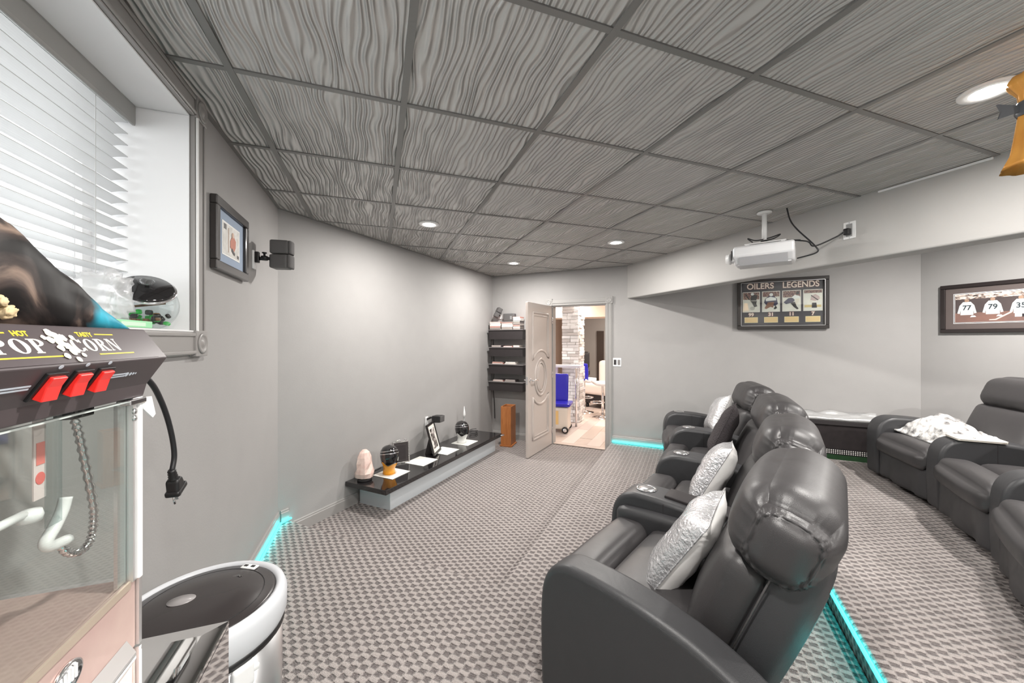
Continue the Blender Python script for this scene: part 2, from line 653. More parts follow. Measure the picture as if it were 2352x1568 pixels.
def wall_panel(name, p0, d, length, z0, z1, nrm, thick, holes, m):
    """p0 start, d unit direction, nrm outward normal; holes = [(a0,a1,b0,b1)]"""
    us = sorted({0.0, length} | {h[0] for h in holes} | {h[1] for h in holes})
    zs = sorted({z0, z1} | {h[2] for h in holes} | {h[3] for h in holes})
    bm = BM()
    V = {}
    def v(i, j, k):
        if (i, j, k) not in V:
            p = Vector(p0) + Vector(d) * us[i] + Vector(nrm) * thick * k
            V[(i, j, k)] = bm.verts.new((p.x, p.y, zs[j]))
        return V[(i, j, k)]
    def solid(i, j):
        if not (0 <= i < len(us) - 1 and 0 <= j < len(zs) - 1):
            return False
        cu, cz = (us[i] + us[i + 1]) / 2, (zs[j] + zs[j + 1]) / 2
        return not any(h[0] < cu < h[1] and h[2] < cz < h[3] for h in holes)
    for i in range(len(us) - 1):
        for j in range(len(zs) - 1):
            if not solid(i, j):
                continue
            for k in (0, 1):
                bm.faces.new([v(i, j, k), v(i + 1, j, k), v(i + 1, j + 1, k), v(i, j + 1, k)])
            for di, dj, a, b in ((-1, 0, (i, j), (i, j + 1)), (1, 0, (i + 1, j), (i + 1, j + 1)), (0, -1, (i, j), (i + 1, j)), (0, 1, (i, j + 1), (i + 1, j + 1))):
                if not solid(i + di, j + dj):
                    bm.faces.new([v(*a, 0), v(*b, 0), v(*b, 1), v(*a, 1)])
    return struct(obj(name, bm, m))

WY0, WY1, WZ0, WZ1 = 0.15, 1.845, 1.541, 2.41
ZT = 2.62
wall_panel('wall_left', (XW, YB, 0), (0, 1, 0), 3.235 - YB, -0.06, ZT, (-1, 0, 0), 0.34, [(WY0 - YB, WY1 - YB, WZ0, WZ1)], MT['wall'])
wall_panel('wall_screen', Sp(1.782, 0), (R2, R2, 0), 5.158 - 1.782, -0.06, ZT, (-R2, R2, 0), 0.12, [], MT['wall'])
DU0, DU1, DZ = -1.812, -1.037, 2.0
U0 = (1.6725 - 5.6225) * R2
U1 = (XR - (7.295 - XR)) * R2
wall_panel('wall_door', Dp(U0, 0), (R2, -R2, 0), U1 - U0, -0.06, ZT, (R2, R2, 0), 0.13, [(DU0 - U0, DU1 - U0, -0.059, DZ)], MT['wall'])
wall_panel('wall_right', (XR, YB, 0), (0, 1, 0), 7.295 - XR - YB, -0.06, ZT, (1, 0, 0), 0.12, [], MT['wall'])
wall_panel('wall_back', (XW, YB, 0), (1, 0, 0), XR - XW, -0.06, ZT, (0, -1, 0), 0.12, [], MT['wall'])

# ceiling with its grid of rippled tiles
ceil = struct(obj('ceiling', slab('ceiling', ROOM, ZC + 0.022, ZC + 0.12, None), MT['grid']))
TA = [(-1, 0, -XW - 0.002), (-1, 1, 3.947), (1, 1, 7.292), (1, 0, XB0 - 0.002), (0, -1, -YB - 0.002)]
GX, GY, GP = -0.512, 1.018, 0.61
for i in range(-1, 7):
    for j in range(-5, 9):
        x0, y0 = GX + i * GP + 0.013, GY + j * GP + 0.013
        poly = clip([(x0, y0), (x0 + GP - 0.026, y0), (x0 + GP - 0.026, y0 + GP - 0.026), (x0, y0 + GP - 0.026)], TA)
        if len(poly) < 3:
            continue
        area = abs(sum(poly[k][0] * poly[(k + 1) % len(poly)][1] - poly[(k + 1) % len(poly)][0] * poly[k][1] for k in range(len(poly)))) / 2
        if area < 0.003:
            continue
        sag = random.uniform(0, 0.003)
        obj('ceiling_tile', prism(poly, 0.016, Matrix.Translation((0, 0, ZC - sag))), MT['tile'], ceil)
def clip_seg(p, q, planes):
    t0, t1 = 0.0, 1.0
    for a, b, c in planes:
        dp, dq = a * p[0] + b * p[1] - c, a * q[0] + b * q[1] - c
        if dp > 0 and dq > 0:
            return None
        if dp > 0:
            t0 = max(t0, dp / (dp - dq))
        elif dq > 0:
            t1 = min(t1, dp / (dp - dq))
    if t1 - t0 < 0.01:
        return None
    L = lambda t: (p[0] + (q[0] - p[0]) * t, p[1] + (q[1] - p[1]) * t)
    return L(t0), L(t1)
for i in range(-1, 7):
    x = GX + i * GP
    s = clip_seg((x, -3), (x, 9), TA)
    if s:
        obj('ceiling_grid_bar', boxb(x - 0.0125, x + 0.0125, s[0][1], s[1][1], ZC - 0.006, ZC + 0.02), MT['grid'], ceil)
for j in range(-5, 9):
    y = GY + j * GP
    s = clip_seg((-3, y), (9, y), TA)
    if s:
        obj('ceiling_grid_bar', boxb(s[0][0], s[1][0], y - 0.0115, y + 0.0115, ZC - 0.005, ZC + 0.02), MT['grid'], ceil)
# wall angle along the room edge
def angle_strip(p, q, nx, ny):
    d = Vector((q[0] - p[0], q[1] - p[1], 0))
    n = Vector((nx, ny, 0)) * 0.02
    P, Q = Vector((p[0], p[1], 0)), Vector((q[0], q[1], 0))
    bm = BM()
    lo = [P, Q, Q + n, P + n]
    a = [bm.verts.new((v.x, v.y, ZC - 0.004)) for v in lo]
    b = [bm.verts.new((v.x, v.y, ZC + 0.02)) for v in lo]
    bm.faces.new(a); bm.faces.new(b)
    for k in range(4):
        bm.faces.new((a[k], a[(k + 1) % 4], b[(k + 1) % 4], b[k]))
    obj('ceiling_edge_angle', bm, MT['grid'], ceil)
angle_strip((XW, YB), (XW, 3.23), 1, 0)
angle_strip((XW + 0.002, 3.237), (1.67, 5.618), R2, -R2)
angle_strip((1.676, 5.617), (XB0, 7.295 - XB0 - 0.002), -R2, -R2)

# dropped beam
bm = prism(clip(BIG, [(-1, 0, -XB0), (1, 0, XB1), (1, 1, 7.294), (0, -1, -YB)]), ZC + 0.02 - 2.058, Matrix.Translation((0, 0, 2.058)))
beam = struct(obj('ceiling_beam', bm, MT['beam'], bevel=0.012, seg=3))
st = obj('trim_strip', boxb(XB0 - 0.012, XB0 - 0.001, 1.03, 1.52, ZC - 0.017, ZC - 0.006), MT['white'], beam)
st['label'] = 'white edge strip showing along the top of the beam'

# baseboards
def baseboard(name, p, q, n, z0, h, extra=None):
    P, Q, n = Vector(p), Vector(q), Vector(n)
    d = (Q - P).normalized()
    L = (Q - P).length
    M = Matrix((( d.x, n.x, 0, P.x), (d.y, n.y, 0, P.y), (0, 0, 1, z0), (0, 0, 0, 1)))
    prof = [(0, 0), (0.014, 0), (0.014, h - 0.022), (0.010, h - 0.016), (0.010, h - 0.006), (0.006, h), (0, h)]
    bm = BM()
    a = [bm.verts.new(M @ Vector((0, y, z))) for y, z in prof]
    b = [bm.verts.new(M @ Vector((L, y, z))) for y, z in prof]
    bm.faces.new(a); bm.faces.new(b)
    for k in range(len(prof)):
        bm.faces.new((a[k], a[(k + 1) % 7], b[(k + 1) % 7], b[k]))
    return struct(obj(name, bm, MT['trim']))
baseboard('baseboard_left', (XW, YB, 0), (XW, 3.232, 0), (1, 0, 0), Z1, 0.10)
baseboard('baseboard_screen', Sp(1.79, 0), Sp(2.52, 0), (R2, -R2, 0), 0.0, 0.10)
baseboard('baseboard_corner', Sp(1.80, 0), Sp(1.86, 0), (R2, -R2, 0), Z1, 0.10)
baseboard('baseboard_door', Dp(U0 + 0.016, 0), Dp(DU0 - 0.08, 0), (-R2, -R2, 0), 0.0, 0.10)
baseboard('baseboard_far', Dp(DU1 + 0.085, 0), Dp(0.30, 0), (-R2, -R2, 0), Z1, 0.10)
baseboard('baseboard_rear', Dp(0.75, 0), Dp(U1 - 0.02, 0), (-R2, -R2, 0), Z2, 0.10)
baseboard('baseboard_right', (XR, 2.15, 0), (XR, YB, 0), (-1, 0, 0), Z2, 0.10)

# turquoise light strips
def led(name, pts, label, r=0.007):
    o = obj(name, tube(pts, r, 8), MT['led'], smooth=True)
    return tag(o, label, 'light strip', 'turquoise light strips')
led('led_strip', [(XW + 0.024, 0.2, Z1 + 0.022), (XW + 0.024, 3.20, Z1 + 0.022), Sp(1.80, 0.03, Z1 + 0.022), Sp(1.87, 0.024, Z1 + 0.022)], 'turquoise light strip along the baseboard under the window wall, ending at the corner')
led('led_strip', [Dp(DU1 + 0.09, -0.03, Z1 + 0.022), Dp(0.31, -0.03, Z1 + 0.022)], 'turquoise light strip along the baseboard right of the door')
a = Vector((e0[0], e0[1], Z2 - 0.012)); b = Vector((2.7, 2.7 - 0.92, Z2 - 0.012))
off = Vector((-R2, R2, 0)) * 0.010
led('led_strip', [a + off, b + off], 'turquoise light strip along the carpeted step edge behind the front seats', 0.008)

# ------------------------------------------------------------------ window, casing and blind
win = struct(obj('window_1', None or boxb(-1.055, -1.035, WY0 + 0.001, WY1 - 0.001, WZ0 + 0.001, WZ0 + 0.05), MT['white']))
obj('window_frame', boxb(-1.055, -1.01, WY0 + 0.001, WY1 - 0.001, WZ1 - 0.05, WZ1 - 0.001), MT['white'], win)
for y in (WY0 + 0.001, 0.975, WY1 - 0.051):
    obj('window_frame', boxb(-1.055, -1.01, y, y + 0.05, WZ0 + 0.0501, WZ1 - 0.0501), MT['white'], win)
for y0, y1 in ((WY0 + 0.051, 0.975), (1.025, WY1 - 0.051)):
    obj('window_pane', boxb(-1.036, -1.030, y0, y1, WZ0 + 0.05, WZ1 - 0.05), MT['winglass'], win)
# white lining of the deep opening
obj('window_reveal', boxb(-1.05, XW + 0.001, WY1 - 0.006, WY1 - 0.0005, WZ0 + 0.007, WZ1 - 0.007), MT['reveal'], win)
obj('window_reveal', boxb(-1.05, XW + 0.001, WY0 + 0.0005, WY0 + 0.006, WZ0 + 0.007, WZ1 - 0.007), MT['reveal'], win)
obj('window_reveal', boxb(-1.05, XW + 0.001, WY0 + 0.0005, WY1 - 0.0005, WZ1 - 0.006, WZ1 - 0.0005), MT['reveal'], win)
obj('window_sill', boxb(-1.05, XW + 0.016, WY0 + 0.0005, WY1 - 0.0005, WZ0 + 0.0005, WZ0 + 0.006), MT['reveal'], win)
cw = 0.092
def casing_board(name, y0, y1, z0, z1, vertical):
    obj(name, boxb(XW + 0.0005, XW + 0.018, y0, y1, z0, z1), MT['casing'], win, bevel=0.003)
    t = 0.014
    if vertical:
        obj('casing_bead', boxb(XW + 0.018, XW + 0.026, y0 + 0.004, y0 + 0.004 + t, z0, z1), MT['white'], win, bevel=0.004)
        obj('casing_bead', boxb(XW + 0.018, XW + 0.024, y1 - 0.004 - t, y1 - 0.004, z0, z1), MT['casing'], win, bevel=0.004)
    else:
        obj('casing_bead', boxb(XW + 0.018, XW + 0.026, y0, y1, z0 + 0.004, z0 + 0.004 + t), MT['casing'], win, bevel=0.004)
        obj('casing_bead', boxb(XW + 0.018, XW + 0.024, y0, y1, z1 - 0.004 - t, z1 - 0.004), MT['casing'], win, bevel=0.004)
casing_board('window_casing', WY1, WY1 + cw, WZ0, WZ1, True)
casing_board('window_casing', WY0 - cw, WY0, WZ0, WZ1, True)
casing_board('window_casing', WY0, WY1, WZ1, ZC - 0.006, False)
casing_board('window_casing', WY0, WY1, WZ0 - cw, WZ0, False)
def rosette(y, z, parent, s=0.105, M=None):
    b = boxb(XW + 0.0005, XW + 0.026, y - s / 2, y + s / 2, z - s / 2, z + s / 2)
    o = obj('rosette_block', b, MT['casing'], parent, bevel=0.003)
    A = Matrix.Translation((XW + 0.026, y, z)) @ Matrix.Rotation(PI / 2, 4, 'Y')
    obj('rosette', lathe([(0.042, 0), (0.042, 0.004), (0.034, 0.006), (0.030, 0.002), (0.018, 0.002), (0.012, 0.006), (0.001, 0.007)], 24, A), MT['casing'], o, True)
rosette(WY1 + cw / 2, WZ0 - cw / 2, win)
rosette(WY1 + cw / 2, WZ1 + 0.038, win, 0.088)

bl = thing('venetian_blind', 'white slatted blind with grey valance in the window recess', 'blind', (-0.93, 1.0, WZ1))
BX = -0.925
val = obj('valance', rbox(0.014, WY1 - WY0 - 0.02, 0.08, 0.006, 6, M=Matrix.Translation((BX + 0.042, (WY0 + WY1) / 2, 2.366))), mat('grey_valance', lin(150, 149, 146), 0.45), bl, world=True)
obj('headrail', boxb(BX - 0.03, BX + 0.03, WY0 + 0.012, WY1 - 0.012, 2.352, 2.40), MT['white'], bl, world=True)
slat_me = None
tilt = Matrix.Rotation(math.radians(-9), 4, 'Y')
slat_mat = mat('white_slat', lin(194, 194, 194), 0.45)
z = 2.335
k = 0
while z > WZ0 + 0.05:
    if slat_me is None:
        bm = BM()
        n = 6
        rows = []
        for i in range(n + 1):
            x = -0.025 + 0.05 * i / n
            dz = -0.0025 * (x / 0.025) ** 2
            rows.append([bm.verts.new((x, y, dz + t)) for y in (-(WY1 - WY0) / 2 + 0.012, (WY1 - WY0) / 2 - 0.012) for t in (0.0013, -0.0013)])
        for a_, b_ in zip(rows, rows[1:]):
            for q in ((0, 2), (2, 3), (3, 1), (1, 0)):
                bm.faces.new((a_[q[0]], a_[q[1]], b_[q[1]], b_[q[0]]))
        bm.faces.new((rows[0][0], rows[0][1], rows[0][3], rows[0][2]))
        bm.faces.new((rows[-1][0], rows[-1][2], rows[-1][3], rows[-1][1]))
        o = obj('slat', bm, slat_mat, bl)
        slat_me = o.data
    else:
        o = bpy.data.objects.new('slat', slat_me)
        COL.objects.link(o)
        o.parent = bl
    o.matrix_basis = Matrix.Translation((BX + 0.93, (WY0 + WY1) / 2 - 1.0, z - WZ1)) @ tilt
    z -= 0.0438
obj('bottom_rail', rbox(0.052, WY1 - WY0 - 0.024, 0.018, 0.006, 4, M=Matrix.Translation((BX, (WY0 + WY1) / 2, z + 0.012))), MT['white'], bl, world=True)
cordm = mat('blind_cord', lin(200, 200, 200), 0.7)
for y in (WY1 - 0.19, WY1 - 0.62, WY1 - 1.05, WY0 + 0.19):
    for dx in (-0.026, 0.027):
        obj('ladder_cord', cyl((BX + dx, y, 2.352), (BX + dx, y, z + 0.02), 0.0012, 5), cordm, bl, world=True)

# ------------------------------------------------------------------ door, casing
TW = 0.085
dr = struct(obj('door_1', boxb(DU0 - TW, DU0, -0.018, -0.0005, 0.0, DZ, M=DM(0, 0)), MT['trim'], bevel=0.004))
obj('door_casing', boxb(DU1, DU1 + TW, -0.018, -0.0005, 0.0, DZ, M=DM(0, 0)), MT['trim'], dr, bevel=0.004)
obj('casing_bead', boxb(DU1 + 0.012, DU1 + 0.03, -0.026, -0.018, 0.0, DZ, M=DM(0, 0)), MT['trim'], dr, bevel=0.004)
obj('casing_bead', boxb(DU1 + TW - 0.03, DU1 + TW - 0.012, -0.026, -0.018, 0.0, DZ, M=DM(0, 0)), MT['trim'], dr, bevel=0.004)
obj('door_head', boxb(DU0, DU1, -0.018, -0.0005, DZ, DZ + TW, M=DM(0, 0)), MT['trim'], dr, bevel=0.004)
obj('casing_bead', boxb(DU0, DU1, -0.026, -0.018, DZ + 0.03, DZ + 0.05, M=DM(0, 0)), MT['trim'], dr, bevel=0.004)
obj('door_jamb', boxb(DU1 - 0.012, DU1 - 0.0005, -0.001, 0.129, 0.0, DZ - 0.013, M=DM(0, 0)), MT['trim'], dr)
obj('door_jamb', boxb(DU0 + 0.0005, DU0 + 0.012, 0.002, 0.129, 0.0, DZ - 0.013, M=DM(0, 0)), MT['trim'], dr)
obj('door_jamb', boxb(DU0 + 0.0005, DU1 - 0.0005, 0.002, 0.129, DZ - 0.012, DZ - 0.0005, M=DM(0, 0)), MT['trim'], dr)
for u in (DU0 - TW / 2, DU1 + TW / 2):
    o = obj('rosette_block', boxb(u - 0.05, u + 0.05, -0.026, -0.0005, DZ, DZ + 0.1, M=DM(0, 0)), MT['trim'], dr, bevel=0.003)
    obj('rosette', lathe([(0.038, 0), (0.038, 0.004), (0.03, 0.006), (0.026, 0.002), (0.012, 0.002), (0.001, 0.006)], 20, DM(u, -0.026, DZ + 0.05) @ Matrix.Rotation(PI / 2, 4, 'X')), MT['trim'], o, True)

# door leaf, standing open into the room
LW, LH = 0.765, 1.985
ang = math.atan2(-0.78, -0.05)                       # direction of the leaf in (u, n)
LM = DM(DU0 + 0.004, -0.022, 0.008) @ Matrix.Rotation(ang, 4, 'Z')
lf = thing('door_leaf', 'open grey panelled door with a moulded oval and lever handle', 'door', M=LM)
obj('leaf_slab', boxb(0, LW, -0.034, 0.0, 0, LH), MT['door'], lf, bevel=0.003)
FACE = Matrix(((1, 0, 0, 0), (0, 0, 1, 0), (0, 1, 0, 0), (0, 0, 0, 1)))   # local (x, z, outwards y)
def on_face(x, z, d=0.0):
    return Vector((x, d, z))
cx, cz = LW * 0.5, 1.0
ov_rx, ov_rz = 0.30, 0.30
xl, xr, zb, zt = 0.13, LW - 0.13, 0.20, 1.86
import itertools
def arc(rx, rz, a0, a1, n=20):
    return [(cx + rx * math.cos(a0 + (a1 - a0) * i / n), cz + rz * math.sin(a0 + (a1 - a0) * i / n)) for i in range(n + 1)]
dz_gap = 0.10
def arched(lo):
    s = -1 if lo else 1
    pts = []
    a = math.acos(min(1, (cx - xl) / 0.34))
    arcp = arc(0.34, 0.36, a, PI - a, 20)
    if lo:
        arcp = [(x, 2 * cz - zz) for x, zz in arcp]
    end = zb if lo else zt
    pts = [(xr, end)] + arcp + [(xl, end)]
    return pts
for nm, pts in (('upper_moulding', arched(False)), ('lower_moulding', arched(True))):
    for inset, rr in ((0.0, 0.017), (0.034, 0.010)):
        mx = sum(p[0] for p in pts) / len(pts)
        mz = sum(p[1] for p in pts) / len(pts)
        q = [(x + (mx - x) * inset / 0.30, zz + (mz - zz) * inset / 0.42) for x, zz in pts]
        dense = []
        for a_, b_ in zip(q, q[1:] + q[:1]):
            m_ = max(1, int(math.hypot(b_[0] - a_[0], b_[1] - a_[1]) / 0.08))
            dense += [(a_[0] + (b_[0] - a_[0]) * t / m_, a_[1] + (b_[1] - a_[1]) * t / m_) for t in range(m_)]
        obj(nm, tube([on_face(x, zz, 0.001) for x, zz in dense], rr, 6, closed=True), MT['door'], lf, True)
for rx, rz, rr in ((0.185, 0.245, 0.017), (0.135, 0.195, 0.014)):
    obj('oval_moulding', tube([on_face(x, zz, 0.001) for x, zz in arc(rx, rz, 0, 2 * PI, 40)[:-1]], rr, 6, closed=True), MT['door'], lf, True)
obj('oval_panel', lathe([(0.122, 0.0), (0.116, 0.006), (0.06, 0.009), (0.001, 0.009)], 32, Matrix.Translation((cx, 0.0, cz)) @ Matrix(((1, 0, 0, 0), (0, 0, 1, 0), (0, 1, 0, 0), (0, 0, 0, 1))), sy=1.48), MT['door'], lf, True)
hx = LW - 0.065
obj('handle_rose', lathe([(0.027, 0), (0.027, 0.006), (0.02, 0.010), (0.001, 0.010)], 20, Matrix.Translation((hx, 0, 0.98)) @ Matrix.Rotation(-PI / 2, 4, 'X')), MT['chrome'], lf, True)
obj('lever', tube(smoothline([(hx, 0.008, 0.98), (hx, 0.045, 0.98), (hx - 0.03, 0.055, 0.982), (hx - 0.07, 0.053, 0.985), (hx - 0.12, 0.052, 0.975)], 4), 0.009, 8), MT['chrome'], lf, True)
obj('lever', tube(smoothline([(hx, -0.040, 0.98), (hx, -0.08, 0.98), (hx - 0.03, -0.088, 0.982), (hx - 0.12, -0.085, 0.975)], 4), 0.009, 8), MT['chrome'], lf, True)
obj('latch_plate', boxb(LW - 0.0005, LW + 0.0015, -0.028, -0.006, 0.93, 1.03), MT['chrome'], lf)
for z in (0.2, 1.0, 1.78):
    obj('hinge', cyl((-0.006, 0.004, z - 0.045), (-0.006, 0.004, z + 0.045), 0.007, 10), MT['chrome'], lf, True)

# ================================================================== recliners
def pt2(x, y, z=0.0):
    return Vector((x, y, z))

def arm_profile(h=0.56, rear=-0.66):
    pts = [(0.165, 0.03), (0.172, 0.25), (0.168, 0.40), (0.150, h - 0.085), (0.115, h - 0.035), (0.06, h - 0.006), (0.0, h), (-0.12, h - 0.004), (-0.25, h - 0.018), (-0.38, h - 0.045), (-0.50, h - 0.09), (-0.60, h - 0.15), (rear, h - 0.23), (rear - 0.02, 0.20), (rear - 0.01, 0.03)]
    return [(p.x, p.y) for p in smoothline([(a, b, 0) for a, b in pts], 3)]

YZ = Matrix(((0, 0, 1, 0), (1, 0, 0, 0), (0, 1, 0, 0), (0, 0, 0, 1)))   # prism (a, b, depth) -> (x=depth, y=a, z=b)

def build_arm(root, Mloc, width, cup=True, console=False, outer=0):
    prof = arm_profile()
    a = obj('arm', prism(prof, width, Matrix.Translation((-width / 2, 0, 0)) @ YZ), MT['leather_flat'], root, True, M=Mloc, bevel=0.026, seg=4)
    wn = a.modifiers.new('wn', 'WEIGHTED_NORMAL')
    wn.keep_sharp = False
    # piping along both upper edges
    top = [p for p in prof if p[1] > 0.06][1:-1]
    for sgn in (-1, 1):
        obj('piping', tube([(sgn * (width / 2 - 0.004), p[0] - 0.003, p[1] - 0.020) for p in top[12:-7]], 0.0028, 5), MT['piping'], a, True)
    if cup:
        ring = lathe([(0.040, -0.07), (0.040, 0.0), (0.041, 0.004), (0.052, 0.005), (0.054, 0.001), (0.050, -0.002), (0.043, -0.003), (0.043, -0.072)], 28, Matrix.Translation((0, 0.0, 0.561)), caps=False)
        obj('cup_holder', ring, MT['chrome'], a, True)
        obj('cup_bottom', lathe([(0.041, 0.0), (0.041, 0.003), (0.001, 0.003)], 24, Matrix.Translation((0, 0, 0.5615))), MT['steel'], a, True)
    if console:
        # padded strip and storage lid behind the cup holder
        obj('storage_lid', rbox(width * 0.62, 0.30, 0.018, 0.006, 6, M=Matrix.Translation((0.012, -0.26, 0.550)) @ Matrix.Rotation(math.radians(4.5), 4, 'X')), MT['blackmatte'], a, True)
        def roll(p, q):
            t = (p.y + 0.36)
            p.z += -0.05 * max(0, -q.y) ** 2 - 0.012 * q.y * q.y
            return p
        obj('arm_roll', rbox(0.075, 0.66, 0.16, 0.037, 14, fn=roll, M=Matrix.Translation((-width / 2 - 0.012, -0.21, 0.415))), MT['leather_flat'], a, True)
    if cup:
        obj('arm_seam', boxb(-width / 2 - 0.001, width / 2 + 0.001, -0.1225, -0.1195, 0.06, 0.54), MT['blackmatte'], a)
    return a

def build_recliner(name, center, facing, seatw, z, label, group, arms, gather=True):
    M = Matrix.Translation((center[0], center[1], z)) @ Matrix.Rotation(math.radians(facing) - PI / 2, 4, 'Z')
    t = thing(name, label, 'recliner', M=M, group=group)
    le, lf = MT['leather'], MT['leather_flat']
    w = seatw
    obj('base', boxb(-w / 2 + 0.01, w / 2 - 0.01, -0.50, 0.10, 0.035, 0.26), MT['blackmatte'], t)
    for sx in (-1, 1):
        for y in (-0.46, 0.05):
            obj('foot', cyl((sx * (w / 2 - 0.06), y, 0.0), (sx * (w / 2 - 0.06), y, 0.036), 0.022, 10, 0.018), MT['black'], t)
    def seatf(p, q):
        if q.z > 0:
            p.z += 0.030 * (1 - q.x ** 2) * (1 - q.y ** 2)
        p.z += -0.012 * max(0, q.y) ** 4
        return p
    obj('seat_cushion', rbox(w - 0.012, 0.46, 0.17, 0.045, 14, fn=seatf, M=Matrix.Translation((0, -0.245, 0.335))), le, t, True)
    def rollf(p, q):
        if q.z > 0:
            p.z += 0.02 * (1 - q.x ** 2) * (1 - q.y ** 2)
        if q.y > 0:
            p.y += 0.025 * (1 - q.x ** 2) * (1 - q.z ** 2)
            p.z -= 0.03 * q.y ** 3
        return p
    obj('seat_front', rbox(w - 0.012, 0.20, 0.15, 0.055, 12, fn=rollf, M=Matrix.Translation((0, 0.085, 0.352))), le, t, True)
    def skirtf(p, q):
        p.y += 0.012 * math.sin(q.x * 9 + 1.2) * (1 - q.z) / 2 + 0.012 * (1 - q.x ** 2)
        return p
    obj('footrest_panel', rbox(w - 0.014, 0.06, 0.235, 0.02, 14, fn=skirtf, M=Matrix.Translation((0, 0.125, 0.163))), lf, t, True)
    # reclined back: frame with x across, y = forward normal, z = up along the back
    B = Matrix.Translation((0, -0.455, 0.35)) @ Matrix.Rotation(math.radians(21), 4, 'X')
    def lumb(p, q):
        if q.y > 0:
            p.y += 0.05 * (1 - q.x ** 2) * (1 - (q.z * 0.9) ** 2)
        return p
    obj('lumbar_cushion', rbox(w - 0.01, 0.13, 0.42, 0.05, 14, fn=lumb, M=B @ Matrix.Translation((0, 0.035, 0.17))), le, t, True)
    def headf(p, q):
        # full, rounded pillow with gathers at its sides
        k = (1 - q.x ** 2) * (1 - q.z ** 2)
        if q.y > 0:
            p.y += 0.04 * k
        s = 1.0 + 0.05 * (1 - q.z ** 2)
        p.x *= s
        p.z -= 0.03 * q.x ** 4 * max(q.z, 0)
        side = max(0.0, abs(q.x) - 0.55) / 0.45
        rr = math.hypot(q.y * 0.9, q.z)
        th = math.atan2(q.z, q.y)
        ring = math.exp(-((rr - 0.82) / 0.20) ** 2)
        g = 0.0065 * math.sin(th * 17) * ring * side + 0.016 * max(0.0, 1 - rr * rr / 0.45) * side - 0.010 * math.exp(-((rr - 0.66) / 0.07) ** 2) * side
        p.x += math.copysign(g, q.x)
        low = max(0.0, -q.z - 0.55) / 0.45
        p.y += 0.007 * low * math.sin(q.x * 22)
        return p
    obj('head_cushion', rbox(w + 0.02, 0.245, 0.315, 0.11, 34, fn=headf, M=B @ Matrix.Translation((0, -0.012, 0.49))), le, t, True)
    def shellf(p, q):
        p.x *= 1.0 - 0.10 * max(0, q.z) ** 2
        if q.y < 0:
            p.y -= 0.035 * (1 - q.x ** 2) * (1 - q.z ** 2)
        return p
    sh = obj('back_shell', rbox(w + 0.015, 0.13, 0.62, 0.045, 14, fn=shellf, M=B @ Matrix.Translation((0, -0.075, 0.19))), lf, t, True)
    obj('piping', tube([(w / 2 + 0.008, -0.020, -0.08), (w / 2 + 0.008, -0.020, 0.50)], 0.003, 5, M=B), MT['piping'], sh, True)
    obj('piping', tube([(-w / 2 - 0.008, -0.020, -0.08), (-w / 2 - 0.008, -0.020, 0.50)], 0.003, 5, M=B), MT['piping'], sh, True)
    obj('rear_panel', rbox(w - 0.02, 0.05, 0.36, 0.012, 6, M=Matrix.Translation((0, -0.515, 0.24))), lf, t, True)
    for (pos, fdeg, width, cup, console, nm) in arms:
        Ma = Matrix.Translation((pos[0], pos[1], z)) @ Matrix.Rotation(math.radians(fdeg) - PI / 2, 4, 'Z')
        build_arm(t, M.inverted() @ Ma, width, cup, console)
    return t

def mid(a, b):
    return ((a[0] + b[0]) / 2, (a[1] + b[1]) / 2)

# front row, far to near: arm positions at their cup holders
A1, B1, C1, D1, E1 = (3.268, 3.433), (2.769, 2.788), (2.09, 2.174), (1.405, 1.717), (0.722, 1.218)
fA, fB, fC, fD, fE = 142, 137, 128, 121, 117
g1 = 'front row recliners'
dist = lambda a, b: math.hypot(a[0] - b[0], a[1] - b[1])
build_recliner('recliner', mid(A1, B1), 140, dist(A1, B1) - 0.20, Z1, 'black leather recliner of the front row farthest from the camera, beside the wall', g1, [(A1, fA, 0.19, True, False, 0), (B1, fB, 0.20, True, False, 0)])
build_recliner('recliner', mid(B1, C1), 132.5, dist(B1, C1) - 0.22, Z1, 'black leather front-row recliner holding the dark knitted cushion', g1, [(C1, fC, 0.21, True, False, 0)])
build_recliner('recliner', mid(C1, D1), 124.5, dist(C1, D1) - 0.22, Z1, 'black leather front-row recliner second nearest, with a cup holder arm on each side', g1, [(D1, fD, 0.20, True, True, 0)])
build_recliner('recliner', mid(D1, E1), 119, dist(D1, E1) - 0.17, Z1, 'large black leather recliner nearest the camera, its outer side facing the camera', g1, [(E1, fE, 0.13, False, False, 0)])

# rear row on the higher step (arm fronts measured, cup line 0.16 behind)
def back_of(p, f, d):
    return (p[0] - d * math.cos(math.radians(f)), p[1] - d * math.sin(math.radians(f)))
hA, hB, hC, hD = 143, 135, 123, 113
A2, B2, C2, D2 = back_of((4.33, 2.17), hA, 0.165), back_of((3.83, 1.56), hB, 0.165), back_of((3.19, 1.05), hC, 0.165), back_of((2.46, 0.68), hD, 0.165)
g2 = 'rear row recliners'
build_recliner('recliner', mid(A2, B2), 140.5, dist(A2, B2) - 0.17, Z2, 'black leather rear-row recliner in the corner, draped with a white throw', g2, [(A2, hA, 0.17, False, False, 0), (B2, hB, 0.17, True, False, 0)])
build_recliner('recliner', mid(B2, C2), 129, dist(B2, C2) - 0.17, Z2, 'black leather middle recliner of the rear row, empty seat', g2, [(C2, hC, 0.17, True, False, 0)])
build_recliner('recliner', mid(C2, D2), 118, dist(C2, D2) - 0.17, Z2, 'black leather rear-row recliner cut off by the right edge', g2, [(D2, hD, 0.17, True, False, 0)])

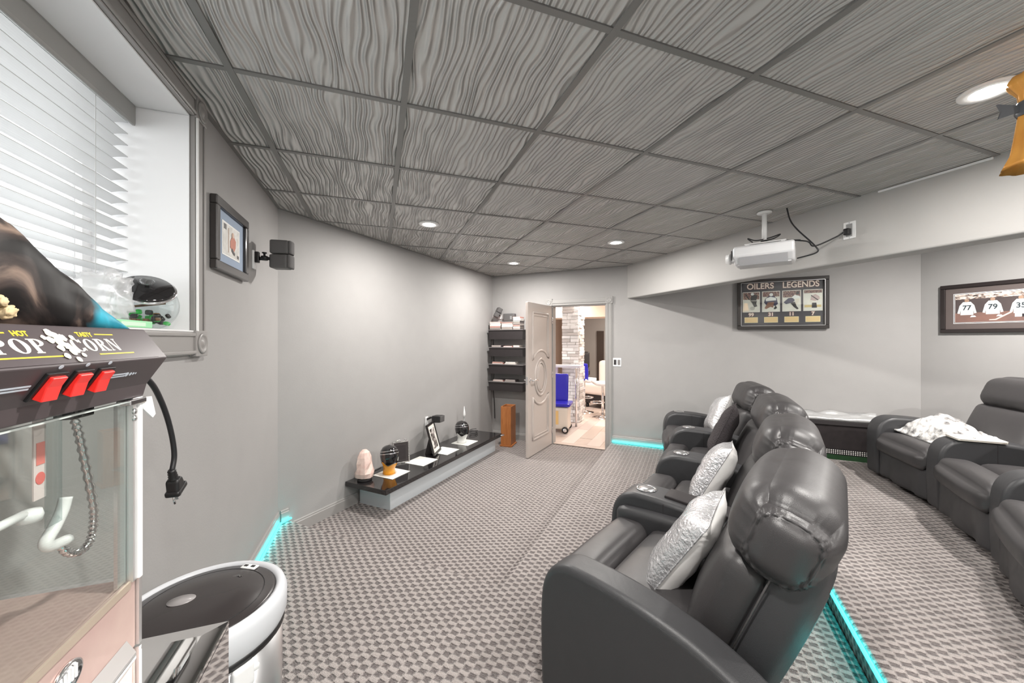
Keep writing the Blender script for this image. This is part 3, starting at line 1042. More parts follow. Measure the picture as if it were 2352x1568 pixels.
# ------------------------------------------------------------------ cushions
def cushion_mesh(w, h, th, n=18, seed=0):
    bm = BM()
    rnd = random.Random(seed)
    ox = rnd.uniform(0, 50)
    grid = {}
    for side in (1, -1):
        for i in range(n + 1):
            for j in range(n + 1):
                u, v = 2 * i / n - 1, 2 * j / n - 1
                edge = i in (0, n) or j in (0, n)
                if edge and side == -1:
                    grid[(i, j, -1)] = grid[(i, j, 1)]
                    continue
                prof = ((1 - u ** 4) * (1 - v ** 4)) ** 0.55
                wob = noise.noise(Vector((u * 2.2 + ox, v * 2.2, side * 3.0))) * 0.018 * (1 - 0.5 * max(abs(u), abs(v)))
                pin = 1 - 0.07 * (1 - max(abs(u), abs(v)) ** 2) - 0.055 * (1 - min(abs(u), abs(v)) ** 2)
                grid[(i, j, side)] = bm.verts.new((u * w / 2 * (pin + 0.06), v * h / 2 * (pin + 0.06), side * th / 2 * prof + wob * prof))
    for side in (1, -1):
        for i in range(n):
            for j in range(n):
                f = [grid[(i, j, side)], grid[(i + 1, j, side)], grid[(i + 1, j + 1, side)], grid[(i, j + 1, side)]]
                bm.faces.new(f if side == 1 else f[::-1])
    return bm

def cushion(name, loc, facing, lean, w, th, m_front, label, seed, roll=0.0, group=None, m_back=None, pipe=None):
    """stands on edge, face towards 'facing', leaning back by lean degrees"""
    M = Matrix.Translation(loc) @ Matrix.Rotation(math.radians(facing) - PI / 2, 4, 'Z') @ Matrix.Rotation(math.radians(lean), 4, 'X') @ Matrix.Rotation(math.radians(roll), 4, 'Y') @ Matrix(((-1, 0, 0, 0), (0, 0, 1, 0), (0, 1, 0, 0), (0, 0, 0, 1)))
    t = thing(name, label, 'cushion', M=M, group=group)
    bm = cushion_mesh(w, w, th, seed=seed)
    # front half and back half are different cloths
    bm.faces.ensure_lookup_table()
    n = len(bm.faces) // 2
    me = bpy.data.meshes.new('cushion_cover')
    bmesh.ops.recalc_face_normals(bm, faces=bm.faces[:])
    bm.to_mesh(me); bm.free()
    me.materials.append(m_front)
    me.materials.append(m_back or m_front)
    for k, p in enumerate(me.polygons):
        p.use_smooth = True
        p.material_index = 0 if k < n else 1
    obj('cushion_cover', me, None, t)
    e = w / 2 * 0.99
    ring = []
    for a, b in (((-1, -1), (1, -1)), ((1, -1), (1, 1)), ((1, 1), (-1, 1)), ((-1, 1), (-1, -1))):
        for k in range(8):
            s = k / 8
            u, v = a[0] + (b[0] - a[0]) * s, a[1] + (b[1] - a[1]) * s
            pin = 1 - 0.055 * (1 - min(abs(u), abs(v)) ** 2) + 0.06
            ring.append((u * w / 2 * pin, v * w / 2 * pin, 0))
    obj('edge_seam', tube(ring, 0.0035, 5, closed=True), pipe or m_front, t, True)
    return t

def seat_point(a, b, f, fwd, side, z):
    c = mid(a, b)
    r = math.radians(f)
    return Vector((c[0] + fwd * math.cos(r) + side * math.sin(r), c[1] + fwd * math.sin(r) - side * math.cos(r), z))
cushion('throw_cushion', seat_point(A1, B1, 140, -0.32, 0.02, Z1 + 0.63), 140, 24, 0.38, 0.14, MT['sequin'], 'small silver sequin cushion on the far recliner', 3, 12, 'silver cushions', MT['satin'])
cushion('throw_cushion', seat_point(B1, C1, 132.5, -0.28, 0.08, Z1 + 0.63), 122, 22, 0.42, 0.13, MT['knit'], 'dark knitted cushion on the second front-row recliner', 4, 20, None)
cushion('throw_cushion', seat_point(C1, D1, 124.5, -0.27, 0.0, Z1 + 0.585), 126, 28, 0.39, 0.16, MT['sequin'], 'white and silver cushion between the two cup holder arms', 5, 8, 'silver cushions', MT['satin'])
cushion('throw_cushion', seat_point(D1, E1, 119, -0.285, 0.0, Z1 + 0.555), 124, 32, 0.40, 0.15, MT['sequin'], 'large silver sequin cushion on the recliner nearest the camera', 6, 0, 'silver cushions', MT['satin'])

# rear row: rumpled white throw, tray and cushion
fur = mat('white_throw_cloth', lin(238, 236, 233), 0.9, bump=0.8, bump_scale=45, noise_amt=1.0, noise_scale=22, col2=lin(70, 66, 66), sheen=0.4)
def throw(center, facing, z):
    M = Matrix.Translation((center[0], center[1], z)) @ Matrix.Rotation(math.radians(facing) - PI / 2, 4, 'Z')
    t = thing('throw_blanket', 'rumpled white throw lying on the corner recliner seat', 'blanket', M=M)
    bm = BM()
    n, m_ = 56, 36
    v0 = lambda t_: math.exp(-((t_ - 0.72) / 0.22) ** 2)
    rows = []
    for i in range(n + 1):
        r = []
        for j in range(m_ + 1):
            u, v = i / n, j / m_
            x = -0.33 + 0.66 * u
            y = -0.36 + 0.40 * v
            h = (0.10 + 0.07 * v0(u)) * (1 - (2 * v - 1) ** 4) * (1 - (2 * u - 1) ** 6)
            h += 0.075 * noise.noise(Vector((x * 8, y * 8, 1.0))) + 0.035 * noise.noise(Vector((x * 21, y * 21, 4.0)))
            r.append(bm.verts.new((x, y, max(0.012, h))))
        rows.append(r)
    lo = [[bm.verts.new((v.co.x, v.co.y, 0.0)) for v in r] for r in rows]
    for i in range(n):
        for j in range(m_):
            bm.faces.new((rows[i][j], rows[i + 1][j], rows[i + 1][j + 1], rows[i][j + 1]))
            bm.faces.new((lo[i][j], lo[i][j + 1], lo[i + 1][j + 1], lo[i + 1][j]))
    for j in range(m_):
        bm.faces.new((rows[0][j], rows[0][j + 1], lo[0][j + 1], lo[0][j]))
        bm.faces.new((rows[n][j + 1], rows[n][j], lo[n][j], lo[n][j + 1]))
    for i in range(n):
        bm.faces.new((rows[i + 1][0], rows[i][0], lo[i][0], lo[i + 1][0]))
        bm.faces.new((rows[i][m_], rows[i + 1][m_], lo[i + 1][m_], lo[i][m_]))
    obj('throw_cloth', bm, fur, t, True)
    return t
throw(mid(A2, B2), 140.5, Z2 + 0.445)
tr = thing('serving_tray', 'pale shallow tray resting on the middle rear armrest', 'tray', (B2[0] + 0.01, B2[1] - 0.05, Z2 + 0.553), math.radians(45))
obj('tray_base', rbox(0.15, 0.24, 0.012, 0.005, 6, M=Matrix.Translation((0, 0, 0.006))), mat('pale_tray', lin(222, 216, 206), 0.4), tr, True)
obj('tray_rim', tube([(x * 0.074, y * 0.118, 0.014) for x, y in ((-1, -0.9), (-0.9, -1), (0.9, -1), (1, -0.9), (1, 0.9), (0.9, 1), (-0.9, 1), (-1, 0.9))], 0.006, 6, closed=True), mat('pale_tray_rim', lin(230, 224, 214), 0.4), tr, True)

# black low cabinet against the far wall with studded band and green foot
cb = thing('low_cabinet', 'low black cabinet with studded band and green foot against the far wall', 'cabinet', M=DM(1.45, -0.075, Z2))
obj('cabinet_body', boxb(-0.42, 0.30, -0.055, 0.06, 0.075, 0.36), mat('black_velvet', lin(40, 34, 35), 0.85, noise_amt=0.6, noise_scale=18), cb)
obj('cabinet_top', boxb(-0.43, 0.31, -0.068, 0.072, 0.36, 0.405), MT['blackmatte'], cb, bevel=0.004)
obj('green_foot', boxb(-0.42, 0.30, -0.058, 0.06, 0.0, 0.052), mat('green_felt', lin(28, 62, 32), 0.9, noise_amt=0.5, noise_scale=25), cb)
band = obj('stud_band', boxb(-0.42, 0.30, -0.058, 0.06, 0.052, 0.112), MT['black'], cb)
stud = None
for r in range(3):
    for i in range(40):
        if stud is None:
            o = obj('stud', lathe([(0.0055, 0), (0.0052, 0.003), (0.003, 0.005), (0.0005, 0.0055)], 8, Matrix.Rotation(PI / 2, 4, 'X')), mat('white_stud', lin(235, 232, 228), 0.3), band, True)
            stud = o.data
        else:
            o = bpy.data.objects.new('stud', stud)
            COL.objects.link(o)
            o.parent = band
        o.matrix_basis = Matrix.Translation((-0.412 + i * 0.018, -0.058, 0.066 + r * 0.0165))
# crumpled silver cloth on its top
bm = BM()
n, m_ = 60, 8
top, bot = [], []
for i in range(n + 1):
    x = -0.42 + 0.71 * i / n
    top.append([bm.verts.new((x, -0.062 + 0.125 * j / m_, 0.4075 + 0.03 + 0.028 * noise.noise(Vector((x * 8, j * 0.5, 2))) * (0.4 + j / m_) + 0.05 * (j / m_) ** 1.5)) for j in range(m_ + 1)])
    bot.append([bm.verts.new((x, -0.062 + 0.125 * j / m_, 0.4062)) for j in range(m_ + 1)])
for i in range(n):
    for j in range(m_):
        bm.faces.new((top[i][j], top[i + 1][j], top[i + 1][j + 1], top[i][j + 1]))
        bm.faces.new((bot[i][j], bot[i][j + 1], bot[i + 1][j + 1], bot[i + 1][j]))
    bm.faces.new((top[i + 1][0], top[i][0], bot[i][0], bot[i + 1][0]))
    bm.faces.new((top[i][m_], top[i + 1][m_], bot[i + 1][m_], bot[i][m_]))
for j in range(m_):
    bm.faces.new((top[0][j], top[0][j + 1], bot[0][j + 1], bot[0][j]))
    bm.faces.new((top[n][j + 1], top[n][j], bot[n][j], bot[n][j + 1]))
o = obj('folded_cloth', bm, mat('silver_grey_cloth', lin(178, 178, 178), 0.4, 0.2, bump=0.4, bump_scale=30), smooth=True, M=DM(1.45, -0.075, Z2))
tag(o, 'silver grey folded cloth lying on the low black cabinet', 'cloth')

# ================================================================== low console along the screen wall
con = thing('media_console', 'long low console with glossy black top and silver white base', 'console', M=SM(3.45, 0.25, 0))
# local x = along wall, local y = towards the wall (off = 0.25 - y)
obj('console_base', boxb(-0.92, 1.06, -0.145, 0.225, 0.0, 0.20), mat('silver_white_laminate', lin(206, 212, 216), 0.22, 0.15), con, bevel=0.002)
obj('console_top', boxb(-1.065, 1.075, -0.235, 0.245, 0.2005, 0.242), MT['blackgloss'], con, bevel=0.003)
obj('end_bracket', tube(smoothline([(1.04, -0.238, 0.222), (1.06, -0.262, 0.222), (1.09, -0.262, 0.222), (1.10, -0.235, 0.222)], 4), 0.008, 8), MT['chrome'], con, True)
ZT0 = 0.2425
cardm = mat('white_card', lin(238, 238, 232), 0.45)
CARDS = [(2.72, 0.235, 'white square card under the orange and black head'), (3.125, 0.26, 'bare white square card left of the leaning photo frame'), (3.53, 0.262, 'white square card behind the leaning photo frame'), (3.93, 0.275, 'white square card under the white and black head')]
for s, off_, lb in CARDS:
    o = obj('table_card', boxb(-0.12, 0.12, -0.12, 0.12, 0.0, 0.003), cardm, M=SM(s, off_, ZT0 + 0.0005), bevel=0.001)
    tag(o, lb, 'card', 'white cards on the console')

def head_ornament(s, off_, facing, col, label):
    t = thing('head_ornament', label, 'ornament', M=Matrix.Translation(Sp(s, off_, ZT0 + 0.004)) @ Matrix.Rotation(math.radians(facing) - PI / 2, 4, 'Z'))
    def prof(z):                     # half width, half depth, centre y
        tb = [(0.0, 0.058, 0.060, -0.012), (0.03, 0.052, 0.055, -0.014), (0.06, 0.052, 0.062, 0.0), (0.09, 0.064, 0.080, 0.006), (0.13, 0.076, 0.094, 0.004), (0.17, 0.082, 0.101, 0.0), (0.21, 0.078, 0.096, -0.004), (0.245, 0.056, 0.072, -0.006), (0.262, 0.028, 0.038, -0.006), (0.268, 0.004, 0.005, -0.006)]
        for a, b in zip(tb, tb[1:]):
            if z <= b[0] + 1e-9:
                k = (z - a[0]) / (b[0] - a[0])
                return [a[i] + (b[i] - a[i]) * k for i in (1, 2, 3)]
        return list(tb[-1][1:])
    def shell(z0, z1, grow, zig=0.0, n=14, seg=32):
        bm = BM()
        rings = []
        for i in range(n + 1):
            ring = []
            for k in range(seg):
                a = 2 * PI * k / seg
                za, zb_ = z0, z1
                if zig:
                    za = z0 + zig * (math.sin(a * 5) * 0.5 + math.sin(a * 3 + 1) * 0.5)
                z = za + (zb_ - za) * i / n
                hw, hd, cy = prof(max(0, min(0.268, z)))
                nose = 0.014 * math.exp(-((a - PI / 2) / 0.25) ** 2) * math.exp(-((z - 0.125) / 0.022) ** 2)
                ring.append(bm.verts.new(((hw + grow) * math.cos(a), cy + (hd + grow + nose) * math.sin(a), z)))
            rings.append(ring)
        for a_, b_ in zip(rings, rings[1:]):
            for k in range(seg):
                bm.faces.new((a_[k], a_[(k + 1) % seg], b_[(k + 1) % seg], b_[k]))
        bm.faces.new(rings[0][::-1]); bm.faces.new(rings[-1])
        return bm
    obj('head_form', shell(0.0, 0.268, 0.0), mat('ornament_base_glaze', col, 0.2, noise_amt=0.35, noise_scale=9), t, True)
    mask = obj('black_mask', shell(0.112, 0.268, 0.003, 0.022), MT['blackgloss'], t, True)
    for zz, g in ((0.192, 0.004), (0.214, 0.004)):
        pts = []
        for k in range(28):
            a = 2 * PI * k / 28
            z = zz + 0.02 * math.sin(a)
            hw, hd, cy = prof(z)
            pts.append(((hw + g) * math.cos(a), cy + (hd + g) * math.sin(a), z))
        obj('chrome_band', tube(pts, 0.0035, 5, closed=True), MT['chrome'], mask, True)
    return t
head_ornament(2.70, 0.225, -75, lin(245, 165, 40), 'glossy black masked head ornament with orange chin and neck')
head_ornament(3.90, 0.255, -80, lin(240, 240, 238), 'glossy black masked head ornament with white neck')

# salt lamp
def rock(name, prof, seg, seed, amt, m, M, label, cat):
    t = thing(name, label, cat, M=M)
    bm = BM()
    rings = []
    for i, (r, z) in enumerate(prof):
        rings.append([bm.verts.new((r * math.cos(2 * PI * k / seg) * (1 + amt * noise.noise(Vector((math.cos(2 * PI * k / seg) * 1.6 + seed, math.sin(2 * PI * k / seg) * 1.6, z * 12)))), r * 0.85 * math.sin(2 * PI * k / seg) * (1 + amt * noise.noise(Vector((math.cos(2 * PI * k / seg) * 1.6, math.sin(2 * PI * k / seg) * 1.6 + seed, z * 12)))), z)) for k in range(seg)])
    for a_, b_ in zip(rings, rings[1:]):
        for k in range(seg):
            bm.faces.new((a_[k], a_[(k + 1) % seg], b_[(k + 1) % seg], b_[k]))
    bm.faces.new(rings[0][::-1]); bm.faces.new(rings[-1])
    obj('rock_body', bm, m, t)
    return t
sl = rock('salt_lamp', [(0.055, 0.018), (0.082, 0.03), (0.088, 0.07), (0.078, 0.11), (0.070, 0.16), (0.062, 0.21), (0.048, 0.25), (0.022, 0.272)], 11, 3.0, 0.35, mat('pink_salt_rock', lin(232, 208, 198), 0.45, noise_amt=0.6, noise_scale=14, col2=lin(214, 170, 160), bump=0.4, bump_scale=20), SM(2.49, 0.13, ZT0), 'pale pink salt rock lamp at the near end of the console', 'lamp')
obj('lamp_foot', lathe([(0.062, 0.0), (0.064, 0.008), (0.06, 0.02)], 20), MT['blackmatte'], sl, True)
def cable(name, pts, r, label, m=None):
    o = obj(name, tube(smoothline(pts, 6), r, 6), m or MT['cord'], smooth=True)
    return tag(o, label, 'cable')
cable('lamp_cable', [Sp(2.575, 0.06, ZT0 + 0.004), Sp(2.62, 0.03, ZT0 + 0.004), Sp(2.72, 0.035, ZT0 + 0.004), Sp(2.80, 0.02, ZT0 + 0.004)], 0.003, 'thin dark cable running from the salt lamp along the wall')
coil = []
for k in range(40):
    a = k / 39 * 4 * PI
    coil.append(Sp(4.36 + (0.06 + 0.004 * k / 10) * math.cos(a), 0.14 + 0.05 * math.sin(a), ZT0 + 0.005 + 0.0011 * k))
cable('coiled_cable', coil, 0.0035, 'coiled black cable at the far end of the console')

# photo frames on the console
def photo_frame(name, M, w, h, bw, mats, label, th=0.018, easel=True):
    """stands in local xz plane, face towards -y"""
    t = thing(name, label, 'photo frame', M=M)
    mf, mm, mp = mats
    for nm, b in (('frame_rail', (-w / 2, w / 2, 0, th, 0, bw)), ('frame_rail', (-w / 2, w / 2, 0, th, h - bw, h)), ('frame_stile', (-w / 2, -w / 2 + bw, 0, th, bw, h - bw)), ('frame_stile', (w / 2 - bw, w / 2, 0, th, bw, h - bw))):
        obj(nm, boxb(*b), mf, t, bevel=0.003)
    obj('mat_board', boxb(-w / 2 + bw, w / 2 - bw, 0.006, 0.012, bw, h - bw), mm, t)
    pw = (w - 2 * bw) * 0.66
    ph = (h - 2 * bw) * 0.74
    obj('photo_print', boxb(-pw / 2, pw / 2, 0.0045, 0.0065, h / 2 - ph / 2, h / 2 + ph / 2), mp, t)
    if easel:
        obj('easel_leg', prism([(0, 0.03), (h * 0.42, -h * 0.0), (h * 0.40, -0.0), (0.0, h * 0.72)], 0.05, Matrix(((0, 0, 1, -0.025), (1, 0, 0, th), (0, 1, 0, 0.0), (0, 0, 0, 1)))), MT['blackmatte'], t)
    return t
bw_print = print_material('monochrome_photo', [(0.35, lin(28, 26, 26)), (0.5, lin(120, 110, 106)), (0.62, lin(225, 220, 216))], 14)
a_, b_ = Sp(3.30, 0.30), Sp(3.53, 0.215)
ang = math.atan2(b_.y - a_.y, b_.x - a_.x)
photo_frame('photo_frame', Matrix.Translation((a_ + b_) / 2 + Vector((0, 0, ZT0 + 0.009))) @ Matrix.Rotation(ang, 4, 'Z') @ Matrix.Rotation(math.radians(-15), 4, 'X'), 0.26, 0.345, 0.026, (mat('black_frame', lin(40, 37, 37), 0.3), mat('cream_mat', lin(226, 222, 214), 0.7), bw_print), 'dark photo frame leaning on its easel in the middle of the console')
pf = photo_frame('photo_frame', SM(2.985, 0.12, ZT0) @ Matrix.Rotation(math.radians(-32), 4, 'Z') @ Matrix.Rotation(math.radians(-8), 4, 'X'), 0.17, 0.22, 0.014, (mat('ornate_silver_frame', lin(150, 148, 146), 0.3, 0.8, bump=0.8, bump_scale=60), mat('dark_photo', lin(62, 58, 58), 0.3), mat('dark_photo_print', lin(56, 52, 53), 0.3, noise_amt=0.4, noise_scale=20)), 'small ornate dark photo frame behind the orange head', easel=False)
obj('frame_crest', tube(smoothline([(-0.06, 0.008, 0.222), (-0.02, 0.008, 0.236), (0.0, 0.008, 0.226), (0.03, 0.008, 0.242), (0.06, 0.008, 0.222)], 5), 0.006, 6), MT['chrome'], pf, True)

# slender bottle ornament
sb = thing('spire_ornament', 'tall thin white tipped glass spire behind the white head', 'ornament', M=SM(4.16, 0.12, ZT0))
obj('glass_stem', lathe([(0.03, 0), (0.03, 0.006), (0.008, 0.02), (0.007, 0.10), (0.009, 0.26)], 14), mat('pale_glass_stem', lin(190, 190, 190), 0.15, trans=0.6), sb, True)
obj('white_tip', lathe([(0.009, 0.26), (0.017, 0.285), (0.014, 0.32), (0.006, 0.37), (0.001, 0.40)], 14), MT['whiteplastic'], sb, True)

# ------------------------------------------------------------------ small wall loudspeakers
MT['spkcase'] = mat('speaker_case_plastic', lin(100, 98, 98), 0.5)
spk_m = mat('speaker_cloth', lin(88, 86, 86), 0.8, bump=0.3, bump_scale=300)
def cube_speaker(t, M, w=0.078, split=0.004):
    """two stacked cubes, face towards -y"""
    for k in (0, 1):
        z0 = k * (w + split)
        ang_ = 0.12 if k else 0.0
        MM = M @ Matrix.Translation((0, 0, z0)) @ Matrix.Rotation(ang_, 4, 'Z')
        s = obj('speaker_cube', rbox(w, 0.105, w, 0.010, 8, M=MM @ Matrix.Translation((0, 0, w / 2))), MT['spkcase'], t, True)
        obj('speaker_grille', rbox(w * 0.96, 0.012, w * 0.96, 0.006, 8, fn=lambda p, q: p + Vector((0, -0.010 * (1 - q.x ** 2), 0)) if q.y < 0 else p, M=MM @ Matrix.Translation((0, -0.055, w / 2))), spk_m, t, True)
ws = thing('wall_speaker', 'dark double cube loudspeaker on a bracket beside the left picture', 'speaker', (XW, 2.66, 2.0))
obj('wall_plate', boxb(XW + 0.0005, XW + 0.012, 2.62, 2.67, 1.935, 2.045), MT['whiteplastic'], ws, world=True, bevel=0.003)
obj('bracket_block', boxb(XW + 0.012, XW + 0.034, 2.63, 2.66, 1.975, 2.04), MT['black'], ws, world=True, bevel=0.004)
obj('bracket_arm', tube([(XW + 0.034, 2.645, 2.0), (XW + 0.07, 2.675, 2.01), (XW + 0.10, 2.70, 2.01)], 0.010, 8), MT['black'], ws, True, world=True)
obj('bracket_knob', lathe([(0.019, -0.012), (0.021, 0), (0.019, 0.012), (0.006, 0.016), (0.006, 0.028), (0.013, 0.030), (0.013, 0.036)], 14, Matrix.Translation((XW + 0.055, 2.665, 2.008))), MT['black'], ws, True, world=True)
cube_speaker(ws, ROOTM[ws.name].inverted() @ Matrix.Translation((XW + 0.135, 2.705, 1.955)) @ Matrix.Rotation(math.radians(78), 4, 'Z'), 0.085)
cs = thing('wall_speaker', 'black box loudspeaker on a bracket low over the console', 'speaker', M=SM(3.53, 0.0, 0.56))
obj('wall_plate', boxb(-0.025, 0.025, -0.012, -0.0005, -0.06, 0.05), MT['whiteplastic'], cs, bevel=0.003)
obj('bracket_arm', tube([(0, -0.012, 0.02), (0.02, -0.05, 0.04), (0.03, -0.075, 0.04)], 0.012, 8), MT['black'], cs, True)
CSM = Matrix.Translation((0.05, -0.13, 0.028)) @ Matrix.Rotation(math.radians(20), 4, 'Z') @ Matrix.Rotation(math.radians(6), 4, 'Y')
obj('speaker_cube', rbox(0.165, 0.10, 0.078, 0.008, 8, M=CSM), MT['black'], cs, True)
obj('speaker_grille', rbox(0.158, 0.012, 0.072, 0.005, 6, M=CSM @ Matrix.Translation((0, -0.053, 0))), spk_m, cs, True)

# ------------------------------------------------------------------ framed pictures
def picture(name, M, w, h, bw, th, mf, mm, label, inner=True, lip=None):
    """hangs in local xz plane centred on origin, face towards -y, wall at y=0"""
    t = thing(name, label, 'picture', M=M)
    T = -th
    for nm, b in (('frame_rail', (-w / 2, w / 2, T, -0.001, -h / 2, -h / 2 + bw)), ('frame_rail', (-w / 2, w / 2, T, -0.001, h / 2 - bw, h / 2)), ('frame_stile', (-w / 2, -w / 2 + bw, T, -0.001, -h / 2 + bw, h / 2 - bw)), ('frame_stile', (w / 2 - bw, w / 2, T, -0.001, -h / 2 + bw, h / 2 - bw))):
        obj(nm, boxb(*b), mf, t, bevel=0.005)
    if lip:
        e = bw - 0.004
        pts = [(-w / 2 + e, T + 0.002, -h / 2 + e), (w / 2 - e, T + 0.002, -h / 2 + e), (w / 2 - e, T + 0.002, h / 2 - e), (-w / 2 + e, T + 0.002, h / 2 - e)]
        for p, q in zip(pts, pts[1:] + pts[:1]):
            obj('frame_lip', cyl(p, q, 0.004, 6), lip, t)
    obj('mat_board', boxb(-w / 2 + bw, w / 2 - bw, -th * 0.45, -0.002, -h / 2 + bw, h / 2 - bw), mm, t)
    return t
def flat(t, name, x0, x1, z0, z1, y, m):
    return obj(name, boxb(x0, x1, y, y + 0.0008, z0, z1), m, t)
def flat_poly(t, name, pts, y, m):
    return obj(name, prism(pts, 0.0007, Matrix(((1, 0, 0, 0), (0, 0, -1, y), (0, 1, 0, 0), (0, 0, 0, 1)))), m, t)
TXT = Matrix(((1, 0, 0, 0), (0, 0, -1, 0), (0, 1, 0, 0), (0, 0, 0, 1)))
def lettering(t, s, size, x, z, y, m, off_=0.0, sx=1.0, name='lettering', align='CENTER'):
    me = text_mesh(s, size, 0.0008, off_, align, Matrix.Translation((x, y, z)) @ TXT @ Matrix.Diagonal((sx, 1, 1, 1)))
    me.materials.append(m)
    return obj(name, me, None, t)
frame_dark = mat('dark_wood_frame', lin(58, 54, 53), 0.32, coat=0.3)
glassy = MT['glass']

# left wall picture (faces +X)
ML = Matrix.Translation((XW, 2.25, 2.0)) @ Matrix.Rotation(PI / 2, 4, 'Z')
pl = picture('framed_picture', ML, 0.44, 0.335, 0.042, 0.03, frame_dark, mat('blue_grey_mat', lin(150, 165, 186), 0.7), 'dark framed hockey photo with blue mat beside the window')
flat(pl, 'photo_border', -0.118, 0.118, -0.082, 0.082, -0.0150, mat('photo_border_white', lin(240, 240, 238), 0.5))
flat(pl, 'photo_print', -0.108, 0.108, -0.074, 0.074, -0.0160, print_material('ice_photo', [(0.4, lin(214, 212, 206)), (0.6, lin(236, 234, 230)), (0.75, lin(196, 190, 180))], 18))
rp = mat('orange_red_print', lin(196, 128, 108), 0.5)
gp = mat('grey_print', lin(96, 92, 92), 0.5)
flat_poly(pl, 'player_print', [(-0.02, -0.03), (0.03, -0.045), (0.05, -0.02), (0.055, 0.015), (0.03, 0.03), (0.0, 0.025), (-0.022, 0.0)], -0.0170, rp)
flat_poly(pl, 'player_print', [(p[0] + 0.012, p[1] + 0.036) for p in ell(0, 0, 0.013, 0.014, 12)], -0.0180, mat('skin_print', lin(214, 180, 160), 0.5))
flat_poly(pl, 'player_print', [(0.0, -0.03), (0.04, -0.05), (0.035, -0.062), (-0.005, -0.045)], -0.0180, gp)
flat(pl, 'stick_print', -0.045, -0.039, -0.06, 0.06, -0.0170, mat('tan_print', lin(180, 150, 130), 0.5))
flat(pl, 'corner_print', -0.100, -0.070, 0.045, 0.070, -0.0170, gp)
flat(pl, 'corner_print', 0.075, 0.100, -0.068, -0.052, -0.0170, gp)

# legends picture on the far wall
LU0, LU1, LZ0, LZ1 = 0.50, 1.355, 1.632, 2.205
pg = picture('framed_picture', DM((LU0 + LU1) / 2, 0, (LZ0 + LZ1) / 2), LU1 - LU0, LZ1 - LZ0, 0.042, 0.045, mat('black_shadow_frame', lin(52, 49, 48), 0.25, coat=0.4), mat('navy_mat', lin(58, 52, 62), 0.5), 'black framed hockey display with four player photos on the far wall', lip=MT['steel'])
W_, H_ = LU1 - LU0, LZ1 - LZ0
yb = -0.0215
letter_pink = mat('pink_white_lettering', lin(252, 232, 222), 0.5)
letter_red = mat('maroon_lettering', lin(128, 70, 66), 0.5)
lettering(pg, 'OILERS', 0.092, -0.200, 0.205, yb - 0.0006, letter_red, 0.0045, 0.92, 'lettering_outline')
lettering(pg, 'OILERS', 0.092, -0.200, 0.205, yb - 0.0018, letter_pink, 0.0012, 0.92)
lettering(pg, 'LEGENDS', 0.092, 0.178, 0.205, yb - 0.0006, letter_red, 0.0045, 0.86, 'lettering_outline')
lettering(pg, 'LEGENDS', 0.092, 0.178, 0.205, yb - 0.0018, letter_pink, 0.0012, 0.86)
card_white = mat('card_white', lin(240, 232, 226), 0.5)
ice = print_material('rink_print', [(0.3, lin(232, 228, 222)), (0.62, lin(246, 240, 232)), (0.8, lin(220, 205, 180))], 10)
crowd = print_material('crowd_print', [(0.35, lin(60, 36, 50)), (0.5, lin(120, 74, 74)), (0.65, lin(206, 170, 150))], 90)
navy = mat('navy_print', lin(52, 50, 84), 0.5)
brown = mat('brown_print', lin(146, 100, 80), 0.5)
dark = mat('dark_print', lin(46, 42, 46), 0.5)
gold = mat('gold_plate', lin(238, 204, 150), 0.35, 0.3)
goldr = mat('gold_plate_rim', lin(246, 226, 180), 0.35, 0.2)
whitep = mat('white_print', lin(248, 246, 246), 0.5)
